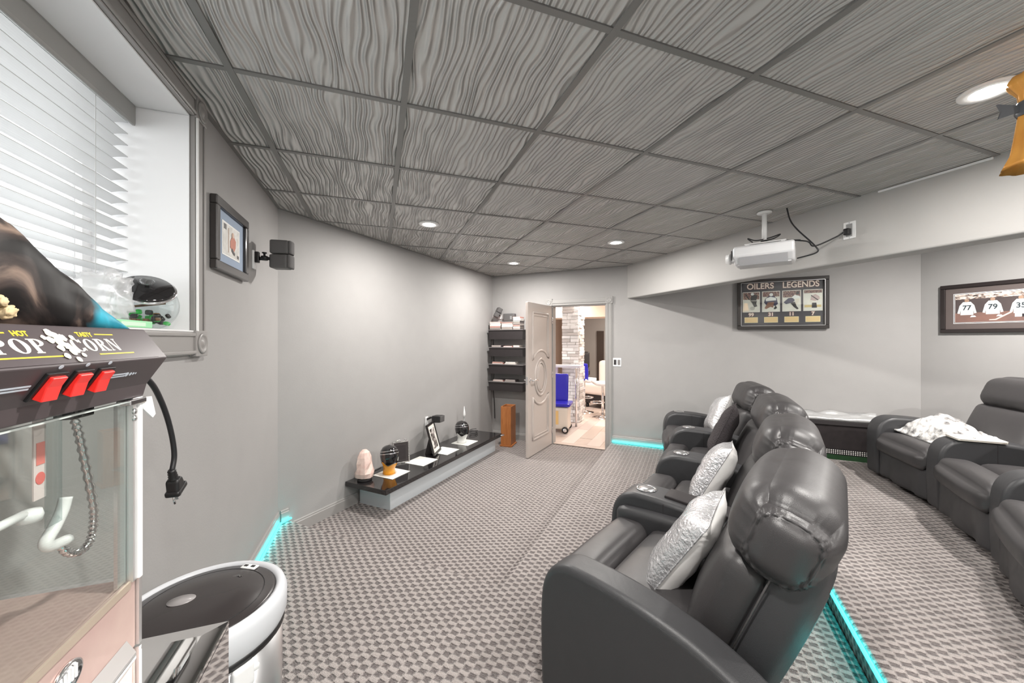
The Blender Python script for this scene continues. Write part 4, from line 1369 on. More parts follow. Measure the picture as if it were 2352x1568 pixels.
for k, num in enumerate(('99', '31', '11', '7')):
    xc = -0.288 + k * 0.192
    zc = 0.028
    flat(pg, 'player_card', xc - 0.086, xc + 0.086, zc - 0.118, zc + 0.118, yb - 0.0006, card_white)
    flat(pg, 'card_photo', xc - 0.079, xc + 0.079, zc - 0.110, zc + 0.111, yb - 0.0012, ice)
    hh = (0.030, 0.055, 0.040, 0.078)[k]
    flat(pg, 'crowd_band', xc - 0.079, xc + 0.079, zc + hh, zc + 0.111, yb - 0.0018, crowd)
    Y = yb - 0.0024
    if k == 0:
        flat_poly(pg, 'player_print', [(xc - 0.01, zc + 0.02), (xc + 0.05, zc + 0.02), (xc + 0.062, zc + 0.075), (xc + 0.03, zc + 0.09), (xc, zc + 0.07)], Y, dark)
        flat_poly(pg, 'player_print', [(x + xc + 0.012, z + zc + 0.092) for x, z in ell(0, 0, 0.017, 0.015, 12)], Y - 0.0006, whitep)
        flat_poly(pg, 'player_print', [(xc - 0.01, zc + 0.015), (xc + 0.055, zc + 0.015), (xc + 0.05, zc - 0.02), (xc + 0.06, zc - 0.05), (xc + 0.03, zc - 0.06), (xc + 0.01, zc - 0.01)], Y, gp)
        flat_poly(pg, 'puck_print', [(x + xc + 0.012, z + zc - 0.072) for x, z in ell(0, 0, 0.024, 0.022, 16)], Y, mat('pale_grey_print', lin(200, 196, 190), 0.5))
        flat_poly(pg, 'stick_print', [(xc - 0.062, zc + 0.09), (xc - 0.05, zc + 0.094), (xc - 0.012, zc + 0.03), (xc - 0.02, zc + 0.024)], Y - 0.0006, dark)
    elif k == 1:
        flat_poly(pg, 'player_print', [(xc - 0.066, zc - 0.01), (xc - 0.055, zc + 0.035), (xc - 0.02, zc + 0.062), (xc + 0.03, zc + 0.062), (xc + 0.055, zc + 0.03), (xc + 0.066, zc - 0.03), (xc + 0.04, zc - 0.05), (xc - 0.04, zc - 0.045)], Y, navy)
        flat_poly(pg, 'player_print', [(xc - 0.05, zc + 0.035), (xc - 0.005, zc + 0.055), (xc + 0.045, zc + 0.04), (xc + 0.05, zc + 0.012), (xc - 0.05, zc + 0.005)], Y - 0.0006, whitep)
        flat_poly(pg, 'player_print', [(x + xc + 0.002, z + zc + 0.078) for x, z in ell(0, 0, 0.018, 0.018, 12)], Y - 0.0006, whitep)
        flat_poly(pg, 'pad_print', [(xc - 0.062, zc - 0.075), (xc - 0.03, zc - 0.01), (xc + 0.03, zc - 0.005), (xc + 0.02, zc - 0.07), (xc - 0.005, zc - 0.06), (xc - 0.045, zc - 0.085)], Y - 0.0006, brown)
        flat_poly(pg, 'skate_print', [(xc + 0.025, zc - 0.085), (xc + 0.045, zc - 0.045), (xc + 0.058, zc - 0.075), (xc + 0.04, zc - 0.09)], Y - 0.0006, dark)
    elif k == 2:
        flat_poly(pg, 'player_print', [(xc - 0.074, zc - 0.015), (xc - 0.03, zc + 0.03), (xc + 0.01, zc + 0.035), (xc + 0.03, zc + 0.005), (xc + 0.01, zc - 0.02), (xc - 0.05, zc - 0.035)], Y, navy)
        flat_poly(pg, 'player_print', [(xc - 0.005, zc + 0.035), (xc + 0.03, zc + 0.065), (xc + 0.075, zc + 0.05), (xc + 0.073, zc + 0.025), (xc + 0.03, zc + 0.02)], Y, whitep)
        flat_poly(pg, 'player_print', [(xc - 0.01, zc - 0.025), (xc + 0.03, zc - 0.01), (xc + 0.045, zc - 0.06), (xc + 0.065, zc - 0.09), (xc + 0.05, zc - 0.098), (xc + 0.02, zc - 0.07)], Y, dark)
        flat_poly(pg, 'player_print', [(x + xc + 0.055, z + zc + 0.085) for x, z in ell(0, 0, 0.015, 0.018, 12)], Y - 0.0006, dark)
    else:
        flat_poly(pg, 'player_print', [(xc - 0.022, zc + 0.0), (xc - 0.015, zc + 0.045), (xc + 0.02, zc + 0.065), (xc + 0.055, zc + 0.04), (xc + 0.06, zc + 0.01), (xc + 0.02, zc - 0.01)], Y, mat('pink_grey_print', lin(206, 180, 180), 0.5))
        flat_poly(pg, 'stick_print', [(xc - 0.02, zc + 0.05), (xc - 0.014, zc + 0.055), (xc + 0.05, zc + 0.0), (xc + 0.04, zc - 0.005)], Y - 0.0006, dark)
        flat_poly(pg, 'player_print', [(xc - 0.01, zc - 0.085), (xc + 0.035, zc - 0.085), (xc + 0.03, zc - 0.03), (xc - 0.008, zc - 0.03)], Y, dark)
        flat(pg, 'board_band', xc - 0.075, xc + 0.072, zc - 0.078, zc - 0.052, yb - 0.0018, mat('yellow_print', lin(232, 206, 150), 0.5))
    lettering(pg, num, 0.052, xc, -0.120, yb - 0.0010, letter_red, 0.006, 1.0, 'number_outline')
    lettering(pg, num, 0.052, xc, -0.120, yb - 0.0032, letter_pink, 0.002, 1.0, 'number')
    flat(pg, 'name_plate', xc - 0.066, xc + 0.066, -0.212, -0.148, yb - 0.0006, goldr)
    flat(pg, 'plate_face', xc - 0.060, xc + 0.060, -0.206, -0.154, yb - 0.0012, gold)
obj('picture_glass', boxb(-W_ / 2 + 0.043, W_ / 2 - 0.043, -0.030, -0.029, -H_ / 2 + 0.043, H_ / 2 - 0.043), glassy, pg)

# locker room picture on the right wall (faces -X)
MR = Matrix.Translation((XR, 1.475, 1.80)) @ Matrix.Rotation(-PI / 2, 4, 'Z')
PW, PH = 1.10, 0.452
pr = picture('framed_picture', MR, PW, PH, 0.035, 0.028, mat('brown_black_frame', lin(44, 38, 38), 0.3), mat('brown_mat', lin(98, 88, 86), 0.7), 'long dark framed picture of hockey jerseys on the right wall')
x0p, x1p, z0p, z1p = -PW / 2 + 0.098, PW / 2 - 0.098, -PH / 2 + 0.098, PH / 2 - 0.098
flat(pr, 'inner_line', x0p - 0.012, x1p + 0.012, z0p - 0.012, z1p + 0.012, -0.0134, whitep)
flat(pr, 'inner_gap', x0p - 0.008, x1p + 0.008, z0p - 0.008, z1p + 0.008, -0.0142, dark)
flat(pr, 'photo_edge', x0p - 0.004, x1p + 0.004, z0p - 0.004, z1p + 0.004, -0.0150, whitep)
flat(pr, 'photo_print', x0p, x1p, z0p, z1p, -0.0158, mat('locker_wall_print', lin(84, 74, 74), 0.5, noise_amt=0.3, noise_scale=12))
flat_poly(pr, 'floor_print', [(x0p, z0p), (x1p, z0p), (x1p, z0p + 0.09), (x0p, z0p + 0.085)], -0.0166, mat('red_floor_print', lin(136, 102, 92), 0.5, noise_amt=0.6, noise_scale=7, col2=lin(96, 84, 84)))
flat(pr, 'shelf_print', x0p, x1p, z1p - 0.045, z1p, -0.0166, print_material('shelf_gear_print', [(0.38, lin(50, 44, 44)), (0.5, lin(180, 160, 150)), (0.6, lin(238, 226, 216))], 26, (1, 1, 3)))
num_m = mat('jersey_number_print', lin(52, 60, 66), 0.5)
jer = mat('jersey_print', lin(226, 232, 232), 0.5)
for k, num in enumerate(('77', '79', '35', '94', '14', '4')):
    xj = x0p + 0.075 + k * 0.155
    zj = 0.0
    flat_poly(pr, 'jersey_print', [(xj - 0.024, zj + 0.058), (xj + 0.024, zj + 0.058), (xj + 0.046, zj + 0.025), (xj + 0.060, zj - 0.045), (xj + 0.045, zj - 0.05), (xj + 0.040, zj - 0.012), (xj + 0.040, zj - 0.062), (xj - 0.040, zj - 0.062), (xj - 0.040, zj - 0.012), (xj - 0.045, zj - 0.05), (xj - 0.060, zj - 0.045), (xj - 0.046, zj + 0.025)], -0.0174, jer)
    flat_poly(pr, 'head_print', [(x + xj, z + zj + 0.070) for x, z in ell(0, 0, 0.015, 0.014, 12)], -0.0174, mat('hair_print', lin(170, 140, 120), 0.5))
    lettering(pr, num, 0.062, xj, zj + 0.002, -0.0188, num_m, 0.0012, 0.9, 'number')
    flat_poly(pr, 'shoe_print', [(xj + 0.02, zj - 0.084), (xj + 0.058, zj - 0.082), (xj + 0.05, zj - 0.070), (xj + 0.03, zj - 0.068)], -0.0182, whitep)
flat_poly(pr, 'stick_print', [(x0p + 0.21, z0p + 0.012), (x0p + 0.25, z0p + 0.012), (x0p + 0.34, z0p + 0.075), (x0p + 0.33, z0p + 0.082), (x0p + 0.245, z0p + 0.022), (x0p + 0.21, z0p + 0.020)], -0.0190, mat('pale_stick_print', lin(230, 200, 190), 0.5))
flat(pr, 'pads_print', x0p + 0.352, x0p + 0.445, z0p + 0.035, z0p + 0.080, -0.0186, whitep)
flat(pr, 'pads_print', x0p + 0.39, x0p + 0.405, z0p + 0.035, z0p + 0.06, -0.0194, dark)
flat_poly(pr, 'badge_print', [(x + x0p + 0.54, z + z0p + 0.035) for x, z in ell(0, 0, 0.03, 0.024, 16)], -0.0186, whitep)

# ------------------------------------------------------------------ switch plate
sw = thing('light_switch', 'white double light switch plate right of the door', 'switch', M=DM(-0.89, 0, 1.208))
obj('switch_plate', boxb(-0.055, 0.055, -0.006, -0.0005, -0.057, 0.057), MT['whiteplastic'], sw, bevel=0.003)
for x in (-0.025, 0.025):
    r_ = obj('rocker', boxb(x - 0.017, x + 0.017, -0.010, -0.006, -0.034, 0.034), mat('dark_rocker', lin(60, 58, 60), 0.4) if x < 0 else mat('grey_rocker', lin(130, 128, 128), 0.4), sw, bevel=0.002)

# ------------------------------------------------------------------ black floating shelves beside the door and their contents
shelf_z = [(1.515, 1.672), (1.262, 1.408), (1.000, 1.157), (0.750, 0.897)]
def shelf_unit(z0, z1, label):
    t = thing('wall_shelf', label, 'shelf', M=DM(-2.50, 0, z0))
    h = z1 - z0
    # a deep black front box, open-topped ledge behind
    obj('shelf_box', boxb(-0.245, 0.31, -0.20, -0.001, 0.0, h - 0.002 if False else h * 0.86), mat('black_shelf_laminate', lin(48, 43, 44), 0.6), t, bevel=0.002)
    obj('shelf_ledge', boxb(-0.255, 0.32, -0.212, -0.001, h * 0.86, h * 0.86 + 0.012), mat('grey_shelf_edge', lin(120, 116, 116), 0.45), t, bevel=0.002)
    return t
names_ = ['topmost black wall shelf, left of the open door', 'second black wall shelf from the top, left of the door', 'third black wall shelf from the top, left of the door', 'lowest black wall shelf, left of the door']
tops = []
for (z0, z1), nm in zip(shelf_z, names_):
    shelf_unit(z0, z1, nm)
    tops.append(z0 + (z1 - z0) * 0.86 + 0.0125)
case_cols = [lin(226, 220, 214), lin(196, 186, 180), lin(120, 112, 110), lin(206, 150, 140), lin(236, 232, 228), lin(88, 80, 82), lin(176, 168, 160), lin(150, 140, 134)]
case_m = [mat('case_cover_%d' % i, c_, 0.35) for i, c_ in enumerate(case_cols)]
page_m = mat('case_inner', lin(236, 232, 226), 0.4)
def disc_case(u, n, z, w, d, h, rz, label, group, k):
    t = thing('disc_case', label, 'disc case', M=DM(u, n, z) @ Matrix.Rotation(rz, 4, 'Z'), group=group)
    obj('case_cover', boxb(-w / 2, w / 2, -d / 2, d / 2, 0, h), case_m[k % 8], t, bevel=0.001)
    obj('case_spine', boxb(-w / 2 + 0.004, w / 2 - 0.004, -d / 2 - 0.0012, -d / 2, h * 0.2, h * 0.8), case_m[(k + 4) % 8] if k % 3 else page_m, t)
    return t
# top shelf: three stacks of cases
ORD = ['bottom', 'second from the bottom', 'third from the bottom', 'fourth from the bottom', 'fifth from the bottom', 'sixth from the bottom', 'seventh from the bottom', 'eighth from the bottom', 'ninth from the bottom', 'topmost']
k = 0
for (u, cnt, lb, g) in ((-2.655, 7, 'left stack', 'cases in the left stack'), (-2.455, 7, 'middle stack', 'cases in the middle stack'), (-2.30, 10, 'right stack', 'cases in the right stack')):
    z = tops[0]
    for i in range(cnt):
        h = random.choice((0.014, 0.015, 0.022))
        disc_case(u + random.uniform(-0.004, 0.004), -0.105, z, 0.18 if u != -2.30 else 0.115, 0.135, h, random.uniform(-0.03, 0.03), 'flat disc case, %s of the %s on the highest shelf' % ('topmost' if i == cnt - 1 else ORD[i], lb), g, random.randrange(8))
        z += h + 0.0004
        k += 1
    if 'middle' in lb:
        Z_MID = z
for si, items in ((1, [(-2.63, 0.16, 0.030), (-2.44, 0.14, 0.018), (-2.30, 0.10, 0.030)]), (2, [(-2.61, 0.18, 0.016), (-2.61, 0.17, 0.016), (-2.40, 0.18, 0.014), (-2.40, 0.15, 0.02)]), (3, [(-2.60, 0.17, 0.015), (-2.60, 0.16, 0.014), (-2.40, 0.18, 0.016), (-2.40, 0.16, 0.018)])):
    zz = {}
    seen = {}
    nm = ('second', 'third', 'lowest')[si - 1]
    for (u, w_, h) in items:
        z = zz.get(u, tops[si])
        us_ = sorted({q[0] for q in items})
        place = ('left', 'right')[us_.index(u)] if len(us_) == 2 else ('left', 'middle', 'right')[us_.index(u)]
        lay = '' if sum(q[0] == u for q in items) == 1 else (' upper' if u in zz else ' lower')
        disc_case(u, -0.12, z, w_, 0.13, h, random.uniform(-0.04, 0.04), 'flat%s disc case at the %s of the %s shelf beside the door' % (lay, place, nm), 'cases on the %s shelf' % nm, random.randrange(8))
        zz[u] = z + h + 0.0006
# two loudspeakers standing on top
z_stack = tops[0] + 0.14
sp1 = thing('wall_speaker', 'tilted black double cube loudspeaker above the left end of the topmost shelf', 'speaker', M=DM(-2.66, -0.002, 1.86))
obj('wall_plate', boxb(-0.03, 0.03, -0.012, -0.0005, -0.03, 0.05), MT['whiteplastic'], sp1, bevel=0.003)
obj('bracket_arm', tube([(0, -0.012, 0.02), (0.01, -0.05, 0.04)], 0.010, 8), MT['black'], sp1, True)
cube_speaker(sp1, Matrix.Translation((-0.02, -0.11, -0.005)) @ Matrix.Rotation(math.radians(35), 4, 'Z') @ Matrix.Rotation(math.radians(28), 4, 'Y'), 0.075)
sp2 = thing('speaker_box', 'dark grey loudspeaker box standing behind the cases on the topmost shelf', 'speaker', M=DM(-2.462, -0.085, Z_MID + 0.0615))
obj('speaker_cabinet', rbox(0.19, 0.075, 0.12, 0.010, 8, M=Matrix.Translation((0, 0.015, 0.0))), mat('grey_speaker_case', lin(84, 84, 86), 0.5), sp2, True)
obj('speaker_grille', rbox(0.175, 0.01, 0.105, 0.004, 6, M=Matrix.Translation((0, -0.026, 0.0))), spk_m, sp2, True)
obj('speaker_badge', boxb(0.03, 0.06, -0.034, -0.031, -0.03, 0.02), MT['steel'], sp2)

# black hanging cable along the corner
cable('corner_cable', [Dp(-2.72, -0.10, 1.52), Dp(-2.742, -0.06, 1.3), Dp(-2.735, -0.05, 1.1), Dp(-2.745, -0.06, 0.8), Dp(-2.735, -0.05, 0.5), Dp(-2.72, -0.06, 0.30)], 0.006, 'black cable hanging down the corner left of the shelves')

# wooden tower
wd = mat('orange_brown_wood', lin(188, 122, 70), 0.4, noise_amt=0.7, noise_scale=6, col2=lin(150, 84, 42), stretch=(14, 14, 1.2))
wb = thing('wooden_tower', 'tall orange brown wooden box standing in the corner left of the door', 'speaker', (1.755, 5.10, 0), math.radians(-38))
obj('tower_front', boxb(-0.075, 0.075, -0.11, -0.095, 0.02, 0.565), wd, wb, bevel=0.002)
obj('tower_back', boxb(-0.075, 0.075, 0.095, 0.11, 0.02, 0.565), wd, wb, bevel=0.002)
obj('tower_side', boxb(-0.075, -0.062, -0.095, 0.095, 0.02, 0.565), wd, wb)
obj('tower_side', boxb(0.062, 0.075, -0.095, 0.095, 0.02, 0.565), wd, wb)
obj('tower_top', boxb(-0.062, 0.062, -0.095, 0.095, 0.53, 0.545), mat('dark_wood_top', lin(120, 76, 46), 0.5), wb)
obj('tower_foot', boxb(-0.09, 0.09, -0.12, 0.12, 0.0, 0.02), wd, wb, bevel=0.003)

# ================================================================== projector under the ceiling
PF = math.radians(122)
PM = Matrix.Translation((2.785, 2.06, 2.155)) @ Matrix.Rotation(PF - PI / 2, 4, 'Z')      # local y = towards the screen
pj = thing('projector', 'white projector hanging from the ceiling in front of the beam', 'projector', M=PM)
def pjf(p, q):
    if q.z < 0:
        p.x *= 1 - 0.30 * (-q.z) ** 3
        p.y *= 1 - 0.07 * (-q.z) ** 3
    return p
obj('projector_body', prism([(-0.14, 0.068), (0.14, 0.068), (0.15, 0.05), (0.15, -0.012), (0.085, -0.070), (-0.085, -0.070), (-0.15, -0.012), (-0.15, 0.05)], 0.38, Matrix(((1, 0, 0, 0), (0, 0, 1, -0.19), (0, 1, 0, 0), (0, 0, 0, 1)))), mat('white_projector_shell', lin(238, 238, 240), 0.3), pj, bevel=0.016, seg=3)
obj('grey_underside', prism([(0.146, -0.020), (0.088, -0.0715), (0.092, -0.0740), (0.1495, -0.022)], 0.30, Matrix(((-1, 0, 0, 0), (0, 0, 1, -0.15), (0, 1, 0, 0), (0, 0, 0, 1)))), mat('projector_grey', lin(200, 200, 204), 0.35), pj)
obj('front_panel', rbox(0.25, 0.02, 0.10, 0.008, 8, M=Matrix.Translation((0, 0.192, 0.005))), mat('pale_grey_panel', lin(206, 206, 208), 0.4), pj, True)
obj('vent', boxb(-0.13, -0.05, 0.199, 0.2045, -0.03, 0.04), MT['blackmatte'], pj)
obj('under_panel', rbox(0.17, 0.34, 0.012, 0.004, 8, M=Matrix.Translation((0, 0, -0.070))), mat('light_grey_under_panel', lin(212, 212, 214), 0.35), pj, True)
ln = obj('lens_barrel', lathe([(0.036, 0), (0.036, 0.02), (0.042, 0.022), (0.042, 0.034), (0.036, 0.036), (0.036, 0.055), (0.030, 0.056), (0.026, 0.045), (0.001, 0.045)], 24, Matrix.Translation((-0.03, 0.198, -0.005)) @ Matrix.Rotation(-PI / 2, 4, 'X')), MT['whiteplastic'], pj, True)
obj('mount_plate', boxb(-0.10, 0.10, -0.14, 0.12, 0.078, 0.086), MT['whiteplastic'], pj, bevel=0.002)
for x in (-0.085, 0.085):
    for y in (-0.12, 0.10):
        obj('mount_leg', boxb(x - 0.012, x + 0.012, y - 0.012, y + 0.012, 0.062, 0.080), MT['whiteplastic'], pj)
obj('mount_pole', cyl((0, 0.0, 0.086), (0, 0.0, 0.336), 0.017, 16), MT['whiteplastic'], pj, True)
obj('ceiling_plate', lathe([(0.05, 0.322), (0.05, 0.332), (0.02, 0.334)], 20), MT['whiteplastic'], pj, True)
pc = lambda x, y, z: PM @ Vector((x, y, z))
cable('projector_cable', [Vector((2.87, 1.95, ZC - 0.004)), Vector((2.875, 1.93, 2.40)), pc(-0.02, -0.20, 0.16), pc(-0.05, -0.30, 0.02), pc(-0.05, -0.31, -0.03), pc(-0.04, -0.20, -0.055)], 0.005, 'dark cable dropping from the ceiling to the rear of the projector')
cable('power_cable', [pc(0.02, -0.17, 0.095), pc(0.02, -0.26, 0.07), Vector((2.98, 1.83, 2.19)), Vector((3.05, 1.74, 2.235)), Vector((3.085, 1.70, 2.27))], 0.005, 'dark power cable from the projector to the beam socket')
cable('cable_loop', [pc(-0.06, 0.07, 0.10), pc(-0.075, 0.10, 0.13), pc(-0.04, 0.05, 0.115), pc(0.0, -0.03, 0.13), pc(-0.03, -0.10, 0.14), pc(-0.05, -0.06, 0.11), pc(-0.03, 0.02, 0.105), pc(0.0, -0.10, 0.10), pc(-0.02, -0.22, 0.08)], 0.0045, 'tangled black cable lying on top of the projector mount')
so = thing('wall_socket', 'white socket plate with black plug on the beam face', 'socket', (XB0, 1.682, 2.276))
obj('socket_plate', boxb(XB0 - 0.007, XB0 - 0.0005, 1.645, 1.719, 2.216, 2.336), MT['whiteplastic'], so, world=True, bevel=0.003)
obj('socket_face', boxb(XB0 - 0.010, XB0 - 0.007, 1.664, 1.700, 2.232, 2.320), mat('grey_socket_face', lin(150, 150, 150), 0.4), so, world=True)
obj('plug', rbox(0.034, 0.034, 0.045, 0.006, 6, M=Matrix.Translation((XB0 - 0.027, 1.684, 2.264))), MT['black'], so, True, world=True)
for z in (2.224, 2.328):
    obj('screw', cyl((XB0 - 0.009, 1.682, z), (XB0 - 0.006, 1.682, z), 0.004, 8), MT['steel'], so, world=True)

# ------------------------------------------------------------------ golden hanging ornament at the upper right
OX, OY = 1.93, 0.560
ho = thing('hanging_ornament', 'golden trumpet shaped ornament with a grey ribbon hanging at the upper right edge', 'ornament', (OX, OY, 2.05))
goldo = mat('amber_gold_lacquer', lin(232, 168, 84), 0.25, 0.25, noise_amt=0.5, noise_scale=10, col2=lin(190, 112, 40))
bm = BM()
prof = [(0.064, 0.0), (0.056, 0.02), (0.044, 0.05), (0.037, 0.10), (0.030, 0.16), (0.026, 0.20), (0.030, 0.235), (0.045, 0.26), (0.052, 0.275), (0.040, 0.295), (0.015, 0.305)]
rings = []
for r, z in prof:
    rings.append([bm.verts.new((r * (1 + 0.07 * math.cos(8 * 2 * PI * k / 40)) * math.cos(2 * PI * k / 40), r * (1 + 0.07 * math.cos(8 * 2 * PI * k / 40)) * math.sin(2 * PI * k / 40), z)) for k in range(40)])
for a_, b_ in zip(rings, rings[1:]):
    for k in range(40):
        bm.faces.new((a_[k], a_[(k + 1) % 40], b_[(k + 1) % 40], b_[k]))
bm.faces.new(rings[-1])
inn = [bm.verts.new((v.co.x * 0.8, v.co.y * 0.8, 0.03)) for v in rings[0]]
for k in range(40):
    bm.faces.new((rings[0][(k + 1) % 40], rings[0][k], inn[k], inn[(k + 1) % 40]))
bm.faces.new(inn)
obj('fluted_bell', bm, goldo, ho, True)
rib = mat('grey_ribbon', lin(96, 98, 102), 0.3, 0.3)
obj('ribbon_band', lathe([(0.031, 0.165), (0.036, 0.175), (0.036, 0.20), (0.031, 0.21)], 24, caps=False), rib, ho, True)
for a in (PI * 0.80, PI * 1.9):
    c_, s_ = math.cos(a), math.sin(a)
    bmr = prism([(0.03, -0.008), (0.085, -0.024), (0.078, 0.0), (0.088, 0.024), (0.03, 0.010)], 0.006, Matrix(((c_, 0, -s_, 0), (s_, 0, c_, 0), (0, 1, 0, 0.185), (0, 0, 0, 1))))
    obj('ribbon_tail', bmr, rib, ho)
obj('hanging_cord', cyl((0, 0, 0.30), (0, 0, ZC - 0.006 - 2.05), 0.002, 6), MT['cord'], ho)

# ================================================================== popcorn machine on a mirrored cabinet
mc = thing('mirrored_cabinet', 'shiny silver glass cabinet under the popcorn machine at the bottom left', 'cabinet', (-0.50, 0.66, Z1))
mz = 0.918
# mirrored box: top, bevel strips and sides
obj('cabinet_core', boxb(-0.678, -0.305, 0.12, 0.945, Z1 + 0.001, mz - 0.008), MT['blackmatte'], mc, world=True)
obj('mirror_top', boxb(-0.645, -0.335, 0.15, 0.915, mz - 0.008, mz), MT['mirror'], mc, world=True)
def strip(name, quad, th=0.008):
    bm = BM()
    a = [bm.verts.new((x, y, z)) for x, y, z in quad]
    b = [bm.verts.new((x, y, z - th)) for x, y, z in quad]
    bm.faces.new(a); bm.faces.new(b)
    for k in range(4):
        bm.faces.new((a[k], a[(k + 1) % 4], b[(k + 1) % 4], b[k]))
    obj(name, bm, MT['mirror'], mc, world=True)
lo = mz - 0.004
strip('bevel_strip', [(-0.335, 0.15, mz), (-0.335, 0.915, mz), (-0.300, 0.950, lo), (-0.300, 0.115, lo)])
strip('bevel_strip', [(-0.645, 0.915, mz), (-0.335, 0.915, mz), (-0.300, 0.950, lo), (-0.680, 0.950, lo)])
strip('bevel_strip', [(-0.335, 0.15, mz), (-0.645, 0.15, mz), (-0.680, 0.115, lo), (-0.300, 0.115, lo)])
strip('bevel_strip', [(-0.645, 0.15, mz), (-0.645, 0.915, mz), (-0.680, 0.950, lo), (-0.680, 0.115, lo)])
obj('mirror_side', boxb(-0.3045, -0.2995, 0.118, 0.947, Z1 + 0.002, lo - 0.009), MT['mirror'], mc, world=True)
obj('mirror_end', boxb(-0.678, -0.306, 0.9455, 0.950, Z1 + 0.002, lo - 0.009), MT['mirror'], mc, world=True)

pm = thing('popcorn_machine', 'popcorn machine with black hood, glass cabinet and rose metal base at left', 'popcorn machine', (-0.56, 0.71, mz))
Y0, Y1 = 0.48, 0.94
hoodm = mat('dark_hood_enamel', lin(74, 66, 68), 0.35)
XZ = Matrix(((1, 0, 0, 0), (0, 0, 1, 0), (0, 1, 0, 0), (0, 0, 0, 1)))
obj('hood', prism([(-0.685, 1.400), (-0.438, 1.400), (-0.432, 1.424), (-0.400, 1.475), (-0.437, 1.530), (-0.685, 1.530)], Y1 - Y0, Matrix.Translation((0, Y0, 0)) @ XZ), hoodm, pm, world=True, bevel=0.002)
# frames lying on the two sloping faces: local x = along +Y, local y = up the slope, local z = outwards
def slope(p_lo, p_hi, y):
    d = Vector((p_hi[0] - p_lo[0], 0, p_hi[1] - p_lo[1])).normalized()
    ex = Vector((0, 1, 0))
    n = ex.cross(d)
    o = Vector(((p_lo[0] + p_hi[0]) / 2, y, (p_lo[1] + p_hi[1]) / 2))
    return Matrix(((ex.x, d.x, n.x, o.x), (ex.y, d.y, n.y, o.y), (ex.z, d.z, n.z, o.z), (0, 0, 0, 1)))
YC = 0.711
UP = slope((-0.400, 1.475), (-0.437, 1.530), YC)
LOW = slope((-0.432, 1.424), (-0.400, 1.475), YC)
cream = mat('cream_sign_print', lin(252, 246, 226), 0.4)
yel = mat('yellow_sign_print', lin(232, 204, 60), 0.4)
sign = obj('sign_panel', prism([(-0.20, -0.030), (0.20, -0.030), (0.20, 0.030), (-0.20, 0.030)], 0.0006, UP @ Matrix.Translation((0, 0, 0.0002))), hoodm, pm, world=True)
def glyph(ch):
    """fat-face serif capitals, 1 unit high; list of polygons"""
    def ring(cx, rx, ix, a0=0.0, a1=2 * PI, ry=0.5, iy=0.44, n=20):
        o = [(cx + rx * math.cos(a0 + (a1 - a0) * i / n), 0.5 + ry * math.sin(a0 + (a1 - a0) * i / n)) for i in range(n + 1)]
        q = [(cx + ix * math.cos(a0 + (a1 - a0) * i / n), 0.5 + iy * math.sin(a0 + (a1 - a0) * i / n)) for i in range(n + 1)]
        return [[o[i], o[i + 1], q[i + 1], q[i]] for i in range(n)]
    stem = [[(0.10, 0), (0.36, 0), (0.36, 1), (0.10, 1)], [(0, 0), (0.46, 0), (0.46, 0.07), (0, 0.07)], [(0, 0.93), (0.46, 0.93), (0.46, 1), (0, 1)]]
    if ch == 'O':
        return ring(0.48, 0.48, 0.20), 0.98
    if ch == 'C':
        return ring(0.48, 0.48, 0.20, 0.55, 2 * PI - 0.55) + [[(0.80, 0.68), (0.92, 0.68), (0.92, 0.98), (0.84, 0.94)], [(0.80, 0.30), (0.90, 0.30), (0.92, 0.05), (0.84, 0.08)]], 0.96
    def bowl(cx, rx):
        n = 12
        o = [(cx + rx * math.sin(PI * i / n), 0.735 + 0.265 * math.cos(PI * i / n)) for i in range(n + 1)]
        q = [(cx + (rx - 0.24) * math.sin(PI * i / n), 0.735 + 0.20 * math.cos(PI * i / n)) for i in range(n + 1)]
        return [[o[i], o[i + 1], q[i + 1], q[i]] for i in range(n)]
    if ch == 'P':
        return stem + bowl(0.36, 0.46), 0.86
    if ch == 'R':
        return stem + bowl(0.36, 0.44) + [[(0.42, 0.50), (0.62, 0.50), (0.86, 0.07), (0.62, 0.07)], [(0.58, 0), (0.98, 0), (0.98, 0.07), (0.58, 0.07)]], 0.98
    if ch == 'N':
        return [[(0.08, 0), (0.16, 0), (0.16, 1), (0.08, 1)], [(0, 0), (0.26, 0), (0.26, 0.07), (0, 0.07)], [(0, 0.93), (0.30, 0.93), (0.30, 1), (0, 1)], [(0.12, 1), (0.36, 1), (0.90, 0), (0.70, 0)], [(0.80, 0), (0.90, 0), (0.90, 1), (0.80, 1)], [(0.70, 0.93), (1.0, 0.93), (1.0, 1), (0.70, 1)]], 1.0
def word(s, x, y, h, sx, m, z=0.0010):
    for ch in s:
        polys, w_ = glyph(ch)
        bm = BM()
        for q in polys:
            vs = [bm.verts.new(UP @ Vector((x + px_ * h * sx, y + py_ * h, z))) for px_, py_ in q]
            bm.faces.new(vs)
        obj('sign_letter', bm, m, sign, world=True)
        x += (w_ + 0.10) * h * sx
word('POP', -0.112, -0.0125, 0.0225, 1.20, cream)
word('CORN', 0.010, -0.0125, 0.0225, 1.06, cream)
for s, x in (('HOT', -0.058), ('TASTY', 0.052)):
    me = text_mesh(s, 0.011, 0.0004, 0.0004, 'CENTER', UP @ Matrix.Translation((x, 0.0175, 0.001)))
    me.materials.append(yel)
    obj('sign_lettering', me, None, sign, world=True)
for x0_, x1_, y_ in ((-0.13, -0.078, 0.0185), (0.075, 0.118, 0.0185), (-0.135, -0.022, -0.0185), (0.05, 0.135, -0.0185)):
    obj('sign_line', prism([(x0_, y_ - 0.001), (x1_, y_ - 0.001), (x1_, y_ + 0.001), (x0_, y_ + 0.001)], 0.0004, UP @ Matrix.Translation((0, 0, 0.0008))), yel, sign, world=True)
rn = random.Random(5)
